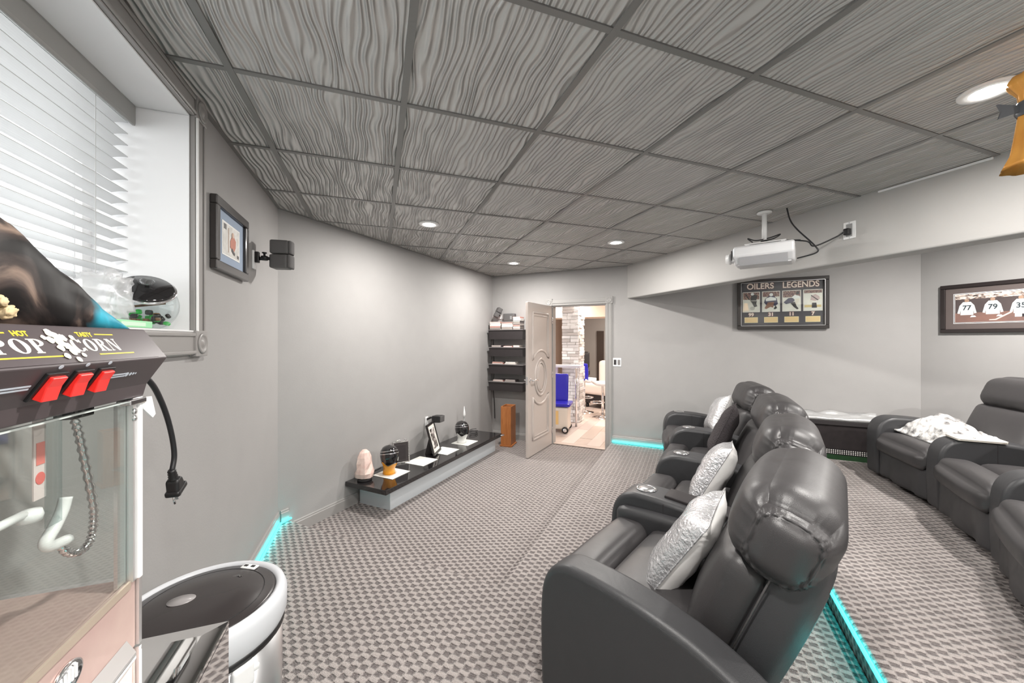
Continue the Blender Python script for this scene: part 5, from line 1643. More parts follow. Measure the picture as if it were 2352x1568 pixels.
pop_spots = [(a * 0.8 - 0.004, b * 0.95, c * 0.72) for a, b, c in [(-0.012, 0.020, 0.009), (-0.002, 0.014, 0.011), (-0.020, 0.008, 0.008), (0.010, 0.012, 0.009), (-0.006, 0.004, 0.011), (0.004, -0.004, 0.010), (-0.014, -0.006, 0.008), (0.016, -0.010, 0.008), (0.006, -0.014, 0.008), (-0.016, -0.020, 0.007), (0.024, -0.020, 0.0055), (0.004, -0.027, 0.006), (0.030, 0.012, 0.006), (-0.030, 0.012, 0.006)]]
for x, y, r in pop_spots:
    pts = []
    for k in range(14):
        a = 2 * PI * k / 14
        rr = r * (0.78 + 0.30 * rn.random())
        pts.append((x + rr * math.cos(a), y + rr * math.sin(a)))
    obj('popcorn_print', prism(pts, 0.0006, UP @ Matrix.Translation((0, 0, 0.0014 + rn.random() * 0.0006))), cream, sign, world=True)
# rocker switches
red = mat('red_switch', lin(214, 40, 36), 0.2, coat=0.5, emit=(0.8, 0.03, 0.02, 1), emit_s=0.35)
wline = mat('pale_line_print', lin(205, 212, 222), 0.4)
for y in (0.674, 0.723, 0.771):
    LM_ = slope((-0.432, 1.424), (-0.400, 1.475), y)
    bz = obj('switch_bezel', boxb(-0.0175, 0.0175, -0.021, 0.021, 0.0, 0.004, M=LM_), MT['black'], pm, world=True, bevel=0.001)
    obj('rocker', prism([(-0.017, 0.004), (0.017, 0.004), (0.016, 0.0085), (0.003, 0.009), (-0.016, 0.0145)], 0.026, LM_ @ Matrix(((0, 0, 1, -0.013), (1, 0, 0, 0), (0, 1, 0, 0), (0, 0, 0, 1)))), red, bz, world=True, bevel=0.001)
    obj('switch_icon', prism(ell(0, 0.029, 0.004, 0.003, 10), 0.0004, LM_ @ Matrix.Translation((0, -0.0005, 0.0003))), wline, bz, world=True)
for x0_, x1_ in ((-0.20, -0.062), (0.083, 0.128)):
    for dy in (-0.0022, 0.0022):
        obj('panel_line', prism([(x0_, dy - 0.0012), (x1_, dy - 0.0012), (x1_, dy + 0.0012), (x0_, dy + 0.0012)], 0.0004, LOW @ Matrix.Translation((0, 0, 0.0003))), wline, pm, world=True)
for x, r in ((0.132, 0.0040), (0.142, 0.0032), (0.150, 0.0024), (0.157, 0.0018)):
    obj('panel_dot', prism(ell(x, 0, r, r, 12), 0.0004, LOW @ Matrix.Translation((0, 0, 0.0003))), wline, pm, world=True)
# glass cabinet
for y in (Y0 + 0.001, Y1 - 0.033):
    obj('corner_post', boxb(-0.452, -0.438, y, y + 0.012, 1.052, 1.3995), MT['alu'], pm, world=True)
    obj('corner_post', boxb(-0.448, -0.434, y + 0.013, y + 0.022, 1.052, 1.3995), MT['whiteplastic'], pm, world=True)
    obj('corner_post', boxb(-0.452, -0.440, y + 0.023, y + 0.032, 0.9185, 1.3995), MT['alu'], pm, world=True)
for y in (Y0 + 0.001, Y1 - 0.017):
    obj('rear_post', boxb(-0.684, -0.668, y, y + 0.016, 1.052, 1.3995), MT['alu'], pm, world=True)
obj('glass_door', boxb(-0.4475, -0.4445, Y0 + 0.034, Y1 - 0.034, 1.056, 1.392), MT['glass'], pm, world=True)
obj('door_stile', boxb(-0.4535, -0.4480, Y1 - 0.058, Y1 - 0.0345, 1.056, 1.392), MT['alu'], pm, world=True)
obj('door_edge', boxb(-0.4485, -0.4435, Y0 + 0.034, Y1 - 0.034, 1.392, 1.395), mat('glass_edge', lin(200, 208, 204), 0.2), pm, world=True)
obj('glass_side', boxb(-0.665, -0.454, Y1 - 0.012, Y1 - 0.009, 1.056, 1.398), MT['glass'], pm, world=True)
obj('glass_side', boxb(-0.665, -0.454, Y0 + 0.009, Y0 + 0.012, 1.056, 1.398), MT['glass'], pm, world=True)
# hinge bracket below the hood
hb = obj('hinge_bracket', boxb(-0.452, -0.430, 0.885, 0.935, 1.388, 1.3985), MT['chrome'], pm, world=True, bevel=0.002)
obj('hinge_flap', prism([(0.925, 1.398), (0.958, 1.396), (0.972, 1.358), (0.962, 1.352), (0.930, 1.375)], 0.004, Matrix(((0, 0, 1, -0.437), (1, 0, 0, 0), (0, 1, 0, 0), (0, 0, 0, 1)))), MT['whiteplastic'], hb, world=True)
for z in (1.375, 1.362):
    obj('hinge_screw', lathe([(0.006, 0), (0.006, 0.003), (0.001, 0.005)], 12, Matrix.Translation((-0.436, 0.905, z)) @ Matrix.Rotation(PI / 2, 4, 'Y')), MT['chrome'], hb, True, world=True)
# things inside
hose = smoothline([(-0.50, 0.862, 1.398), (-0.50, 0.871, 1.373), (-0.50, 0.884, 1.332), (-0.50, 0.900, 1.271), (-0.50, 0.916, 1.204), (-0.50, 0.917, 1.169), (-0.50, 0.908, 1.142), (-0.50, 0.885, 1.134), (-0.50, 0.855, 1.148), (-0.50, 0.836, 1.175)], 14)
obj('steel_hose', tube(hose, 0.005, 10, rfun=lambda i: 0.0068 if i % 4 < 2 else 0.0050), MT['chrome'], pm, True, world=True)
obj('hose_socket', boxb(-0.515, -0.488, 0.848, 0.898, 1.374, 1.3995), MT['blackgloss'], pm, world=True, bevel=0.002)
obj('kettle_arm', tube(smoothline([(-0.497, 0.846, 1.245), (-0.497, 0.838, 1.225), (-0.497, 0.822, 1.205), (-0.497, 0.806, 1.190), (-0.497, 0.815, 1.178), (-0.497, 0.850, 1.172)], 5), 0.0085, 10), MT['whiteplastic'], pm, True, world=True)
obj('clear_strip', boxb(-0.492, -0.489, 0.795, 0.825, 1.215, 1.3995), clear_glass('acrylic', (0.86, 0.90, 0.90, 1), 0.12), pm, world=True)
tg = obj('warning_tag', boxb(-0.494, -0.492, 0.776, 0.798, 1.265, 1.3995), mat('frosted_tag', lin(226, 212, 210), 0.5), pm, world=True)
obj('tag_mark', boxb(-0.4918, -0.4912, 0.780, 0.795, 1.318, 1.352), mat('pale_red_print', lin(232, 128, 120), 0.5), tg, world=True)
obj('tag_disc', prism(ell(0.787, 1.297, 0.0085, 0.0095, 18), 0.0006, Matrix(((0, 0, 1, -0.4918), (1, 0, 0, 0), (0, 1, 0, 0), (0, 0, 0, 1)))), mat('pale_red_disc', lin(226, 110, 104), 0.5), tg, world=True)
kt = obj('kettle', lathe([(0.06, 0.0), (0.075, 0.01), (0.08, 0.06), (0.075, 0.10), (0.06, 0.105), (0.02, 0.115)], 28, Matrix.Translation((-0.565, 0.62, 1.19))), MT['chrome'], pm, True, world=True)
obj('kettle_rod', cyl((-0.475, 0.66, 1.262), (-0.475, 0.732, 1.262), 0.006, 10), MT['whiteplastic'], kt, True, world=True)
obj('kettle_knob', lathe([(0.001, -0.010), (0.012, -0.008), (0.014, 0.0), (0.012, 0.008), (0.001, 0.010)], 16, Matrix.Translation((-0.475, 0.742, 1.256))), MT['whiteplastic'], kt, True, world=True)
obj('kettle_hanger', cyl((-0.565, 0.62, 1.30), (-0.565, 0.62, 1.40), 0.008, 10), MT['chrome'], kt, True, world=True)
# base
rose = mat('rose_metal', lin(222, 196, 186), 0.3, 0.45, noise_amt=0.5, noise_scale=6, col2=lin(180, 138, 140))
obj('base_box', boxb(-0.684, -0.4445, Y0 + 0.001, Y1 - 0.012, 0.9185, 1.050), rose, pm, world=True, bevel=0.002)
obj('base_rail', boxb(-0.4445, -0.4405, Y0 + 0.03, Y1 - 0.034, 1.042, 1.055), mat('champagne_rail', lin(212, 196, 178), 0.3, 0.6), pm, world=True)
obj('drawer_lip', prism([(-0.4440, 0.9185), (-0.4300, 0.9185), (-0.4300, 0.924), (-0.4440, 0.948)], 0.40, Matrix.Translation((0, Y0 + 0.02, 0)) @ XZ), MT['alu'], pm, world=True)
bd = obj('brand_badge', lathe([(0.030, 0.0), (0.030, 0.004), (0.026, 0.005), (0.024, 0.003), (0.001, 0.003)], 32, Matrix.Translation((-0.4443, 0.755, 1.0)) @ Matrix.Rotation(PI / 2, 4, 'Y'), sx=0.75), MT['chrome'], pm, True, world=True)
for k in range(5):
    obj('badge_mark', boxb(-0.4412, -0.4400, 0.739 + k * 0.0075, 0.743 + k * 0.0075, 0.990, 1.010), MT['whiteplastic'], bd, world=True)

# power cord with plug
zc_ = lambda z: 1.51 + (z - 1.51) * 0.84
cp = [(-0.55, 0.955, zc_(1.50)), (-0.49, 0.975, zc_(1.455)), (-0.462, 1.008, zc_(1.409)), (-0.462, 1.058, zc_(1.347)), (-0.462, 1.096, zc_(1.267)), (-0.462, 1.116, zc_(1.187)), (-0.462, 1.106, zc_(1.140))]
pcord = obj('power_cord', tube(smoothline(cp, 8), 0.0056, 10), MT['cord'], pm, True, world=True)
pcord['label'] = 'black power cord with dangling three pin plug'
PLM = Matrix.Translation((-0.462, 1.104, zc_(1.142))) @ Matrix.Rotation(math.radians(22), 4, 'X') @ Matrix.Rotation(PI, 4, 'X')
obj('strain_relief', lathe([(0.0065, -0.002), (0.0085, 0.002), (0.007, 0.005), (0.009, 0.009), (0.0075, 0.012), (0.0095, 0.016), (0.008, 0.019), (0.010, 0.022), (0.010, 0.026)], 14, PLM), MT['black'], pcord, True, world=True)
obj('plug_body', rbox(0.026, 0.030, 0.030, 0.006, 8, fn=lambda p, q: Vector((p.x, p.y * (1 + 0.35 * q.z), p.z)), M=PLM @ Matrix.Translation((0, 0, 0.038))), MT['black'], pcord, True, world=True)
obj('plug_face', rbox(0.030, 0.046, 0.014, 0.005, 8, M=PLM @ Matrix.Translation((0, 0, 0.056))), MT['black'], pcord, True, world=True)
for y, x in ((-0.0065, 0), (0.0065, 0)):
    obj('plug_blade', boxb(x - 0.0035, x + 0.0035, y - 0.0009, y + 0.0009, 0.062, 0.081, M=PLM), MT['chrome'], pcord, world=True)
obj('ground_pin', cyl(PLM @ Vector((0.0, 0.0175, 0.06)), PLM @ Vector((0.0, 0.0175, 0.084)), 0.0026, 10), MT['chrome'], pcord, True, world=True)

# printed bag lying on the hood
bag_print = bpy.data.materials.new('nebula_bag_print')
nt, N, L, P = nodes_of(bag_print)
tc = N.new('ShaderNodeTexCoord')
n1 = N.new('ShaderNodeTexNoise'); n1.inputs['Scale'].default_value = 8; n1.inputs['Detail'].default_value = 6; n1.inputs['Distortion'].default_value = 1.6
n2 = N.new('ShaderNodeTexNoise'); n2.inputs['Scale'].default_value = 7; n2.inputs['Detail'].default_value = 3
mpn = N.new('ShaderNodeMapping'); mpn.inputs['Location'].default_value = (4.1, 2.3, 0.9)
L.new(tc.outputs['Object'], n1.inputs['Vector']); L.new(tc.outputs['Object'], mpn.inputs['Vector']); L.new(mpn.outputs[0], n2.inputs['Vector'])
c1 = N.new('ShaderNodeValToRGB')
e = c1.color_ramp.elements
e[0].position, e[0].color = 0.44, lin(18, 15, 15)
e[1].position, e[1].color = 0.78, lin(170, 146, 130)
x_ = e.new(0.56); x_.color = lin(60, 50, 47)
L.new(n1.outputs['Fac'], c1.inputs['Fac'])
c2 = N.new('ShaderNodeValToRGB')
e = c2.color_ramp.elements
e[0].position, e[0].color = 0.55, (0, 0, 0, 1)
e[1].position, e[1].color = 0.66, (1, 1, 1, 1)
L.new(n2.outputs['Fac'], c2.inputs['Fac'])
mxx = N.new('ShaderNodeMix'); mxx.data_type = 'RGBA'
L.new(math_node(N, L, 'MULTIPLY', c2.outputs['Color'], math_node(N, L, 'MULTIPLY', n1.outputs['Fac'], 1.5)), mxx.inputs[0])
L.new(c1.outputs['Color'], mxx.inputs[6]); mxx.inputs[7].default_value = lin(40, 190, 220)
L.new(mxx.outputs[2], P.inputs['Base Color'])
P.inputs['Roughness'].default_value = 0.5
P.inputs['Specular IOR Level'].default_value = 0.3
bagt = thing('snack_bag', 'glossy dark bag printed with turquoise and brown clouds on the popcorn machine hood', 'bag', (-0.55, 0.72, 1.5305))
top_pts = smoothline([(0.385, 1.56, 0), (0.392, 1.70, 0), (0.41, 1.81, 0), (0.45, 1.85, 0), (0.55, 1.83, 0), (0.64, 1.775, 0), (0.734, 1.700, 0), (0.775, 1.682, 0), (0.823, 1.648, 0), (0.880, 1.618, 0), (0.935, 1.577, 0), (0.975, 1.545, 0), (0.985, 1.533, 0)], 5)
bm = BM()
secs = []
for p in top_pts:
    y, zt = p.x, p.y
    h = zt - 1.5312
    ring = []
    for k in range(17):
        a = PI * k / 16
        xx = -0.555 + 0.072 * math.copysign(abs(math.cos(a)) ** 0.55, math.cos(a)) + 0.006 * noise.noise(Vector((y * 14, a * 2.0, 1)))
        zz = 1.5312 + h * abs(math.sin(a)) ** 0.6
        ring.append(bm.verts.new((xx + 0.006 * noise.noise(Vector((y * 22, zz * 22, 5))), y, zz)))
    secs.append(ring)
for a_, b_ in zip(secs, secs[1:]):
    for k in range(16):
        bm.faces.new((a_[k], a_[k + 1], b_[k + 1], b_[k]))
    bm.faces.new((a_[16], a_[0], b_[0], b_[16]))
bm.faces.new(secs[0][::-1]); bm.faces.new(secs[-1])
bagb = obj('bag_body', bm, bag_print, bagt, True, world=True)
pk = mat('popcorn_cream', lin(222, 200, 160), 0.7, noise_amt=0.6, noise_scale=60, col2=lin(160, 130, 90))
for k, (y, z, r) in enumerate(((0.716, 1.548, 0.010), (0.706, 1.562, 0.008))):
    obj('popcorn_piece', rbox(2 * r, 2 * r, 2 * r, r, 8, fn=lambda p, q, s=k: p * (1 + 0.35 * noise.noise(q * 1.7 + Vector((s, 0, 0)))), M=Matrix.Translation((-0.482, y, z))), pk, bagb, True, world=True)

# ------------------------------------------------------------------ jar with candy on the window sill
SZ = WZ0 + 0.0065
JX, JY = -0.800, 1.735
jr = thing('candy_jar', 'round glass jar with a tilted black lid and green sweets on the window sill', 'jar', (JX, JY, SZ))
nrm = Vector((0.30, -0.60, 0.74)).normalized()
# squat sphere cut by a slanted mouth
bm = BM()
rings = []
n, seg = 22, 32
zax = nrm
xax = Vector((1, 0.5, 0)).normalized()
xax = (xax - zax * xax.dot(zax)).normalized()
yax = zax.cross(xax)
cen = Vector((JX, JY, SZ + 0.088))
for i in range(n + 1):
    th = PI - (PI - 0.80) * i / n
    rr, hh = 0.092 * math.sin(th), 0.092 * math.cos(th)
    ring = []
    for k in range(seg):
        a = 2 * PI * k / seg
        p = cen + (xax * math.cos(a) + yax * math.sin(a)) * max(rr, 0.0005) + zax * hh
        p.z = max(p.z, SZ + 0.001)
        ring.append(bm.verts.new(p))
    rings.append(ring)
for a_, b_ in zip(rings, rings[1:]):
    for k in range(seg):
        bm.faces.new((a_[k], a_[(k + 1) % seg], b_[(k + 1) % seg], b_[k]))
obj('jar_glass', bm, clear_glass('jar_glass', (0.93, 0.95, 0.95, 1), 0.10), jr, True, world=True)
LDM = Matrix.Translation(cen + zax * 0.066) @ Matrix(((xax.x, yax.x, zax.x, 0), (xax.y, yax.y, zax.y, 0), (xax.z, yax.z, zax.z, 0), (0, 0, 0, 1)))
lid = obj('lid', lathe([(0.070, 0.0), (0.076, 0.002), (0.076, 0.010), (0.070, 0.016), (0.02, 0.019), (0.001, 0.019)], 36, LDM), MT['blackgloss'], jr, True, world=True)
obj('lid_rim', tube([LDM @ Vector((0.0765 * math.cos(2 * PI * k / 36), 0.0765 * math.sin(2 * PI * k / 36), 0.004)) for k in range(36)], 0.005, 6, closed=True), MT['chrome'], lid, True, world=True)
obj('lid_knob', lathe([(0.006, 0.018), (0.006, 0.028), (0.018, 0.034), (0.020, 0.042), (0.012, 0.048), (0.001, 0.049)], 20, LDM), clear_glass('knob_glass', (0.7, 0.7, 0.7, 1), 0.3), lid, True, world=True)
grn = [mat('green_sweet', lin(40, 190, 70), 0.3), mat('black_sweet', lin(34, 34, 32), 0.35), mat('brown_sweet', lin(110, 82, 50), 0.4)]
rs = random.Random(11)
for k in range(34):
    a = rs.random() * 2 * PI
    r = 0.064 * math.sqrt(rs.random())
    z = SZ + 0.022 + rs.random() * 0.040
    m_ = grn[0] if rs.random() < 0.62 else (grn[1] if rs.random() < 0.6 else grn[2])
    o = obj('sweet', rbox(0.022, 0.018, 0.014, 0.006, 4, M=Matrix.Translation((JX + r * math.cos(a), JY + r * math.sin(a), z)) @ Matrix.Rotation(rs.random() * 3, 4, 'Z') @ Matrix.Rotation(rs.random() * 2, 4, 'X')), m_, jr, True, world=True)
obj('brown_wrapper', boxb(-0.05, 0.05, -0.012, 0.012, -0.004, 0.004, M=Matrix.Translation((JX + 0.012, JY - 0.02, SZ + 0.088)) @ Matrix.Rotation(0.9, 4, 'Z') @ Matrix.Rotation(-0.2, 4, 'Y')), grn[2], jr, world=True)
# crumpled clear bag beside it
pb = thing('plastic_bag', 'crumpled clear plastic bag on the sill left of the jar', 'bag', (-0.82, 1.56, SZ))
def crumple(p, q):
    return p * (1 + 0.35 * noise.noise(q * 2.1 + Vector((3, 1, 7))) + 0.2 * noise.noise(q * 5.0))
obj('bag_film', rbox(0.12, 0.12, 0.16, 0.05, 12, fn=crumple, M=Matrix.Translation((-0.825, 1.55, SZ + 0.095))), mat('plastic_film', lin(240, 240, 242), 0.15, alpha=0.35), pb, True, world=True)
gbx = thing('green_box', 'small pale green box behind the hood on the window sill', 'box', (-0.745, 1.45, SZ))
obj('box_body', boxb(-0.775, -0.703, 1.36, 1.56, SZ + 0.0005, SZ + 0.022), mat('pale_green_card', lin(160, 226, 176), 0.5), gbx, world=True, bevel=0.002)
obj('box_label', boxb(-0.7029, -0.7022, 1.40, 1.52, SZ + 0.005, SZ + 0.017), mat('pale_green_label', lin(210, 240, 214), 0.5), gbx, world=True)

# ------------------------------------------------------------------ waste bin
BXc, BYc, BZt = -0.468, 1.285, 0.775
wbn = thing('waste_bin', 'round steel waste bin with white rim and black sensor lid', 'waste bin', (BXc, BYc, Z1))
TB = Matrix.Translation((BXc, BYc, 0))
obj('bin_body', lathe([(0.182, Z1 + 0.001), (0.186, Z1 + 0.012), (0.194, BZt - 0.105)], 48, TB), MT['steel'], wbn, True, world=True)
obj('black_band', lathe([(0.1945, BZt - 0.105), (0.198, BZt - 0.103), (0.199, BZt - 0.088), (0.196, BZt - 0.086)], 48, TB, caps=False), MT['black'], wbn, True, world=True)
obj('white_rim', lathe([(0.197, BZt - 0.086), (0.204, BZt - 0.07), (0.205, BZt - 0.02), (0.198, BZt - 0.002), (0.186, BZt + 0.004), (0.176, BZt - 0.002), (0.174, BZt - 0.02)], 56, TB, caps=False), mat('bin_white', lin(206, 208, 212), 0.35), wbn, True, world=True)
ld = obj('lid_panel', lathe([(0.175, BZt - 0.02), (0.175, BZt - 0.004), (0.168, BZt - 0.001), (0.145, BZt + 0.001), (0.140, BZt + 0.004), (0.06, BZt + 0.010), (0.001, BZt + 0.012)], 56, TB), mat('bin_black', lin(52, 48, 48), 0.25), wbn, True, world=True)
obj('lid_seam', tube([TB @ Vector((0.146 * math.cos(2 * PI * k / 48), 0.146 * math.sin(2 * PI * k / 48), BZt + 0.001)) for k in range(48)], 0.0016, 5, closed=True), MT['black'], ld, True, world=True)
obj('sensor_window', lathe([(0.026, 0), (0.026, 0.002), (0.001, 0.0025)], 24, Matrix.Translation((BXc - 0.05, BYc + 0.005, BZt + 0.0095)), sx=1.25, sy=0.9), mat('grey_sensor', lin(150, 146, 146), 0.3), ld, True, world=True)
obj('sensor_eye', lathe([(0.011, 0), (0.011, 0.003), (0.001, 0.003)], 16, Matrix.Translation((BXc + 0.055, BYc + 0.085, BZt + 0.004)), sx=1.4), MT['blackgloss'], ld, True, world=True)
obj('button_panel', rbox(0.052, 0.022, 0.006, 0.003, 6, M=Matrix.Translation((BXc + 0.075, BYc + 0.137, BZt + 0.003)) @ Matrix.Rotation(-0.5, 4, 'Z')), MT['whiteplastic'], ld, True, world=True)
for k in (-1, 1):
    obj('button', boxb(-0.006, 0.006, -0.004, 0.004, 0, 0.002, M=Matrix.Translation((BXc + 0.075 + k * 0.011, BYc + 0.137 - k * 0.006, BZt + 0.0055)) @ Matrix.Rotation(-0.5, 4, 'Z')), MT['black'], ld, world=True)
ha = math.radians(-46)
HM = TB @ Matrix.Translation((0.198 * math.cos(ha), 0.198 * math.sin(ha), BZt - 0.135)) @ Matrix.Rotation(ha, 4, 'Z')
lt = obj('side_latch', rbox(0.016, 0.052, 0.062, 0.007, 8, M=HM), MT['whiteplastic'], wbn, True, world=True)
obj('latch_tab', rbox(0.012, 0.016, 0.016, 0.004, 4, M=HM @ Matrix.Translation((0.002, 0.030, 0.006))), MT['whiteplastic'], lt, True, world=True)

# ================================================================== the bar room behind the door (frame: u along the wall, n beyond it)
barwall = mat('warm_bar_wall', lin(206, 190, 178), 0.8)
barfloor = mat('pale_wood_floor', lin(206, 190, 180), 0.35, noise_amt=0.5, noise_scale=3, col2=lin(180, 160, 150), stretch=(1, 6, 1))
def dbox(u0, u1, n0, n1, z0, z1):
    return boxb(u0, u1, n0, n1, z0, z1, M=DM(0, 0))
UA, UB, NB = -3.6, 3.4, 6.6
struct(obj('floor_bar_room', dbox(UA, UB, 0.131, NB, -0.06, -0.001), barfloor))
obj('threshold', dbox(DU0 + 0.0005, DU1 - 0.0005, 0.03, 0.1305, -0.001, 0.004), barfloor, bpy.data.objects['floor_bar_room'])
struct(obj('ceiling_bar_room', dbox(UA, UB, 0.131, NB, 2.45, 2.52), mat('bar_ceiling', lin(232, 224, 216), 0.8)))
struct(obj('wall_bar_far', dbox(UA, UB, NB, NB + 0.1, -0.06, 2.52), barwall))
struct(obj('wall_bar_left', dbox(UA - 0.1, UA, 0.131, NB, -0.06, 2.52), barwall))
struct(obj('wall_bar_side', dbox(UB, UB + 0.1, 0.131, NB, -0.06, 2.52), barwall))
# planks of the floor nearest the door
pk_me = {}
for i in range(7):
    for j in range(5):
        o = obj('plank', dbox(-2.1 + i * 0.19 + 0.001, -2.1 + (i + 1) * 0.19 - 0.001, 0.14 + j * 0.9 + (i % 2) * 0.35, 0.14 + (j + 1) * 0.9 + (i % 2) * 0.35 - 0.003, -0.0008, 0.0025), mat('plank_%d' % ((i * 3 + j) % 4), [lin(212, 198, 190), lin(200, 184, 174), lin(222, 208, 200), lin(206, 192, 186)][(i * 3 + j) % 4], 0.3) if (i * 3 + j) % 4 not in pk_me else pk_me[(i * 3 + j) % 4], bpy.data.objects['floor_bar_room'])
        pk_me[(i * 3 + j) % 4] = o.data.materials[0]
struct(obj('ceiling_bulkhead', dbox(-3.5, 3.3, 3.2, 3.9, 2.02, 2.449), mat('bulkhead_paint', lin(214, 196, 180), 0.8)))
# grey wall section with a darker doorway
struct(obj('wall_bar_panel', dbox(-3.02, -2.0, 5.2, 5.3, 0.0, 2.449), mat('cool_grey_wall', lin(150, 148, 146), 0.75)))
struct(obj('trim_doorway', dbox(-2.33, -2.14, 5.18, 5.1995, 0.0, 1.75), mat('dark_doorway', lin(62, 52, 46), 0.6)))
for u, n in ((-1.6, 1.6), (0.6, 2.6), (-1.0, 4.5), (-2.6, 3.0)):
    l = bpy.data.lights.new('bar_lamp', 'AREA')
    l.shape = 'DISK'; l.size = 0.5; l.energy = BAR_W / 4; l.color = (1.0, 0.90, 0.80)
    lo_ = bpy.data.objects.new('bar_lamp', l)
    COL.objects.link(lo_)
    lo_.location = Dp(u, n, 2.43)
# ledgestone column: every visible stone a part
cl = thing('stone_column', 'white ledgestone column seen through the doorway', 'column', M=DM(-1.985, 1.66, 0))
obj('column_core', boxb(-0.155, 0.155, -0.155, 0.155, 0.0, 2.449), mat('column_mortar', lin(196, 190, 184), 0.9), cl)
stone_m = [mat('ledge_stone_%d' % i, c_, 0.7, bump=0.5, bump_scale=40) for i, c_ in enumerate((lin(240, 238, 236), lin(226, 222, 220), lin(250, 248, 246), lin(206, 200, 196)))]
rs = random.Random(3)
for face in range(2):
    z = 0.005
    while z < 2.40:
        h = rs.choice((0.045, 0.055, 0.065))
        x = -0.158
        while x < 0.15:
            l_ = min(rs.choice((0.10, 0.16, 0.22)), 0.158 - x)
            if 0.158 - x - l_ < 0.04:
                l_ = 0.158 - x
            d = rs.uniform(0.008, 0.034)
            if face == 0:
                b = boxb(x + 0.002, x + l_ - 0.002, -0.155 - d, -0.153, z + 0.002, z + h - 0.003)
            else:
                b = boxb(0.153, 0.155 + d, x + 0.002, x + l_ - 0.002, z + 0.002, z + h - 0.003)
            obj('stone', b, stone_m[rs.randrange(4)], cl, bevel=0.004, seg=1)
            x += l_
        z += h
# bar counter
ct = thing('bar_counter', 'bar counter with white top wrapped around the stone column', 'counter', M=DM(-2.35, 1.32, 0))
obj('counter_top', boxb(-0.75, 0.62, -0.12, 0.12, 1.02, 1.06), mat('white_counter_top', lin(222, 220, 226), 0.2), ct, bevel=0.004)
obj('counter_front', boxb(-0.75, 0.16, 0.05, 0.10, 0.0, 1.0195), mat('lilac_counter_front', lin(196, 182, 198), 0.4), ct)
obj('counter_leg', cyl((0.56, -0.12, 0.0), (0.56, -0.12, 1.02), 0.02, 12), MT['chrome'], ct, True)
blue = mat('blue_vinyl', lin(44, 40, 176), 0.25, coat=0.5)
def bar_stool(u, n, rz, label, h=0.66, back=0.36):
    t = thing('bar_stool', label, 'bar stool', M=DM(u, n, 0) @ Matrix.Rotation(rz, 4, 'Z'), group='blue bar stools')
    obj('stool_base', lathe([(0.20, 0.0), (0.20, 0.008), (0.12, 0.022), (0.03, 0.04), (0.028, 0.06)], 28), MT['chrome'], t, True)
    obj('stool_pole', cyl((0, 0, 0.06), (0, 0, h - 0.03), 0.024, 14), MT['chrome'], t, True)
    obj('foot_ring', tube([(0.13 * math.cos(a), -0.10 + 0.13 * math.sin(a), 0.30) for a in [2 * PI * k / 24 for k in range(24)]], 0.010, 6, closed=True), MT['chrome'], t, True)
    def sf(p, q):
        p.z += 0.03 * q.y ** 2
        return p
    obj('stool_seat', rbox(0.38, 0.38, 0.07, 0.03, 10, fn=sf, M=Matrix.Translation((0, 0, h))), MT['whiteplastic'], t, True)
    def bf(p, q):
        p.y += 0.05 * q.x ** 2 * -1 + 0.03 * max(q.z, 0)
        return p
    obj('stool_back', rbox(0.38, 0.05, back, 0.022, 12, fn=bf, M=Matrix.Translation((0, 0.19, h + back / 2 + 0.01))), blue, t, True)
    return t
bar_stool(-1.535, 2.15, math.radians(-65), 'blue backed bar stool on a chrome pole right of the stone column')
bar_stool(-2.0, 2.55, math.radians(160), 'blue bar stool half hidden behind the stone column', 0.66)
# blue seat on a white wheeled cart beside the door
kc = thing('wheeled_seat', 'blue topped white wheeled stool cart just inside the bar room', 'stool', M=DM(-1.97, 0.80, 0) @ Matrix.Rotation(math.radians(8), 4, 'Z'))
obj('cart_body', rbox(0.36, 0.34, 0.36, 0.02, 10, fn=lambda p, q: Vector((p.x * (0.93 + 0.07 * abs(q.z)), p.y, p.z)), M=Matrix.Translation((0, 0, 0.24))), mat('ivory_plastic', lin(226, 216, 204), 0.3), kc, True)
obj('cart_window', boxb(-0.17, 0.02, -0.176, -0.171, 0.14, 0.36), mat('amber_window', lin(232, 194, 130), 0.3), kc, bevel=0.01)
obj('cart_seat', rbox(0.42, 0.40, 0.06, 0.022, 8, M=Matrix.Translation((0, 0, 0.455))), blue, kc, True)
obj('cart_back', rbox(0.30, 0.05, 0.46, 0.02, 10, fn=lambda p, q: p + Vector((0, 0.03 * q.z, 0)), M=Matrix.Translation((-0.02, 0.16, 0.70))), blue, kc, True)
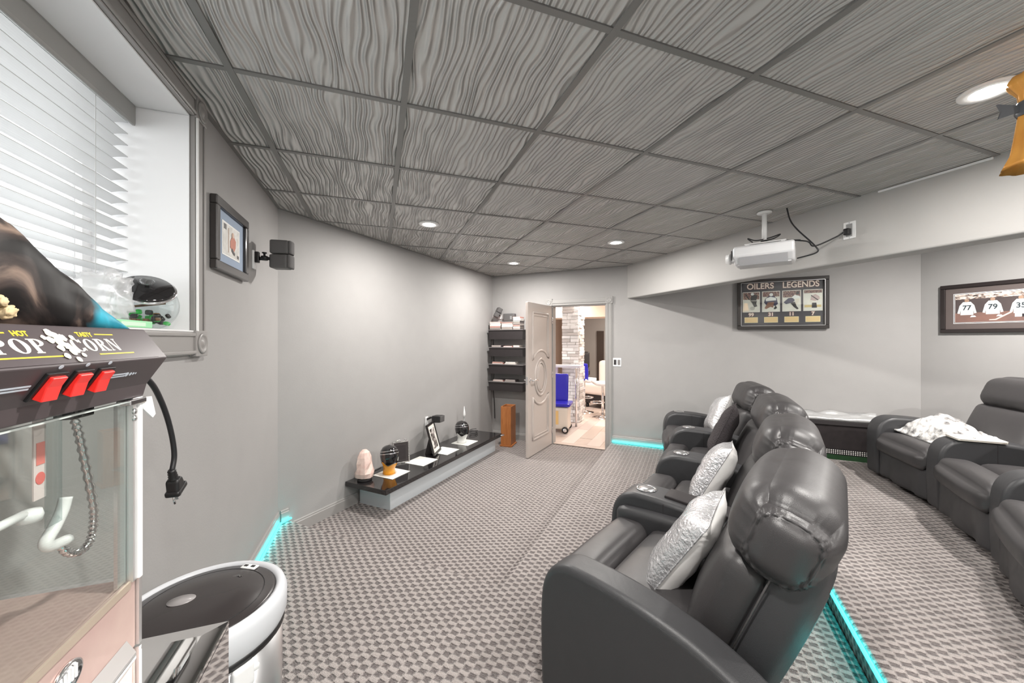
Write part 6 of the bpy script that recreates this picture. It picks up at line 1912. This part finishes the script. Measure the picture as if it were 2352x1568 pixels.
for x in (-0.13, 0.13):
    obj('wheel', lathe([(0.05, -0.015), (0.055, 0.0), (0.05, 0.015)], 20, Matrix.Translation((x, -0.19, 0.058)) @ Matrix.Rotation(PI / 2, 4, 'X')), MT['black'], kc, True)
    obj('wheel_hub', lathe([(0.03, 0.0), (0.03, 0.006), (0.001, 0.008)], 16, Matrix.Translation((x, -0.205, 0.058)) @ Matrix.Rotation(PI / 2, 4, 'X')), MT['chrome'], kc, True)
    obj('wheel_rear', lathe([(0.05, -0.015), (0.055, 0.0), (0.05, 0.015)], 16, Matrix.Translation((x, 0.19, 0.058)) @ Matrix.Rotation(PI / 2, 4, 'X')), MT['black'], kc, True)
# white sofa and dark armchair further back
sf_ = thing('white_sofa', 'white upholstered sofa in the background of the bar room', 'sofa', M=DM(-1.62, 3.35, 0) @ Matrix.Rotation(math.radians(-20), 4, 'Z'))
wm = mat('white_upholstery', lin(232, 222, 216), 0.8)
obj('sofa_seat', rbox(0.95, 0.75, 0.26, 0.06, 10, M=Matrix.Translation((0, 0, 0.42))), wm, sf_, True)
obj('sofa_back', rbox(0.95, 0.20, 0.60, 0.07, 10, M=Matrix.Translation((0, 0.35, 0.72))), wm, sf_, True)
obj('sofa_arm', rbox(0.16, 0.75, 0.42, 0.06, 10, M=Matrix.Translation((0.45, 0, 0.55))), wm, sf_, True)
obj('sofa_base', boxb(-0.46, 0.46, -0.34, 0.34, 0.10, 0.30), MT['blackmatte'], sf_)
for x in (-0.40, 0.40):
    for y in (-0.30, 0.30):
        obj('castor', lathe([(0.03, 0.0), (0.045, 0.03), (0.03, 0.10)], 12, Matrix.Translation((x, y, 0))), MT['black'], sf_, True)
ac = thing('dark_armchair', 'dark low backed armchair behind the blue stools', 'armchair', M=DM(-2.52, 4.0, 0) @ Matrix.Rotation(math.radians(15), 4, 'Z'))
obj('chair_seat', rbox(0.55, 0.52, 0.16, 0.05, 8, M=Matrix.Translation((0, 0, 0.72))), MT['leather'], ac, True)
obj('chair_back', rbox(0.55, 0.12, 0.42, 0.05, 8, M=Matrix.Translation((0, 0.24, 1.00))), MT['leather'], ac, True)
for x in (-0.24, 0.24):
    for y in (-0.22, 0.22):
        obj('leg', cyl((x, y, 0), (x, y, 0.66), 0.018, 8), MT['black'], ac, True)
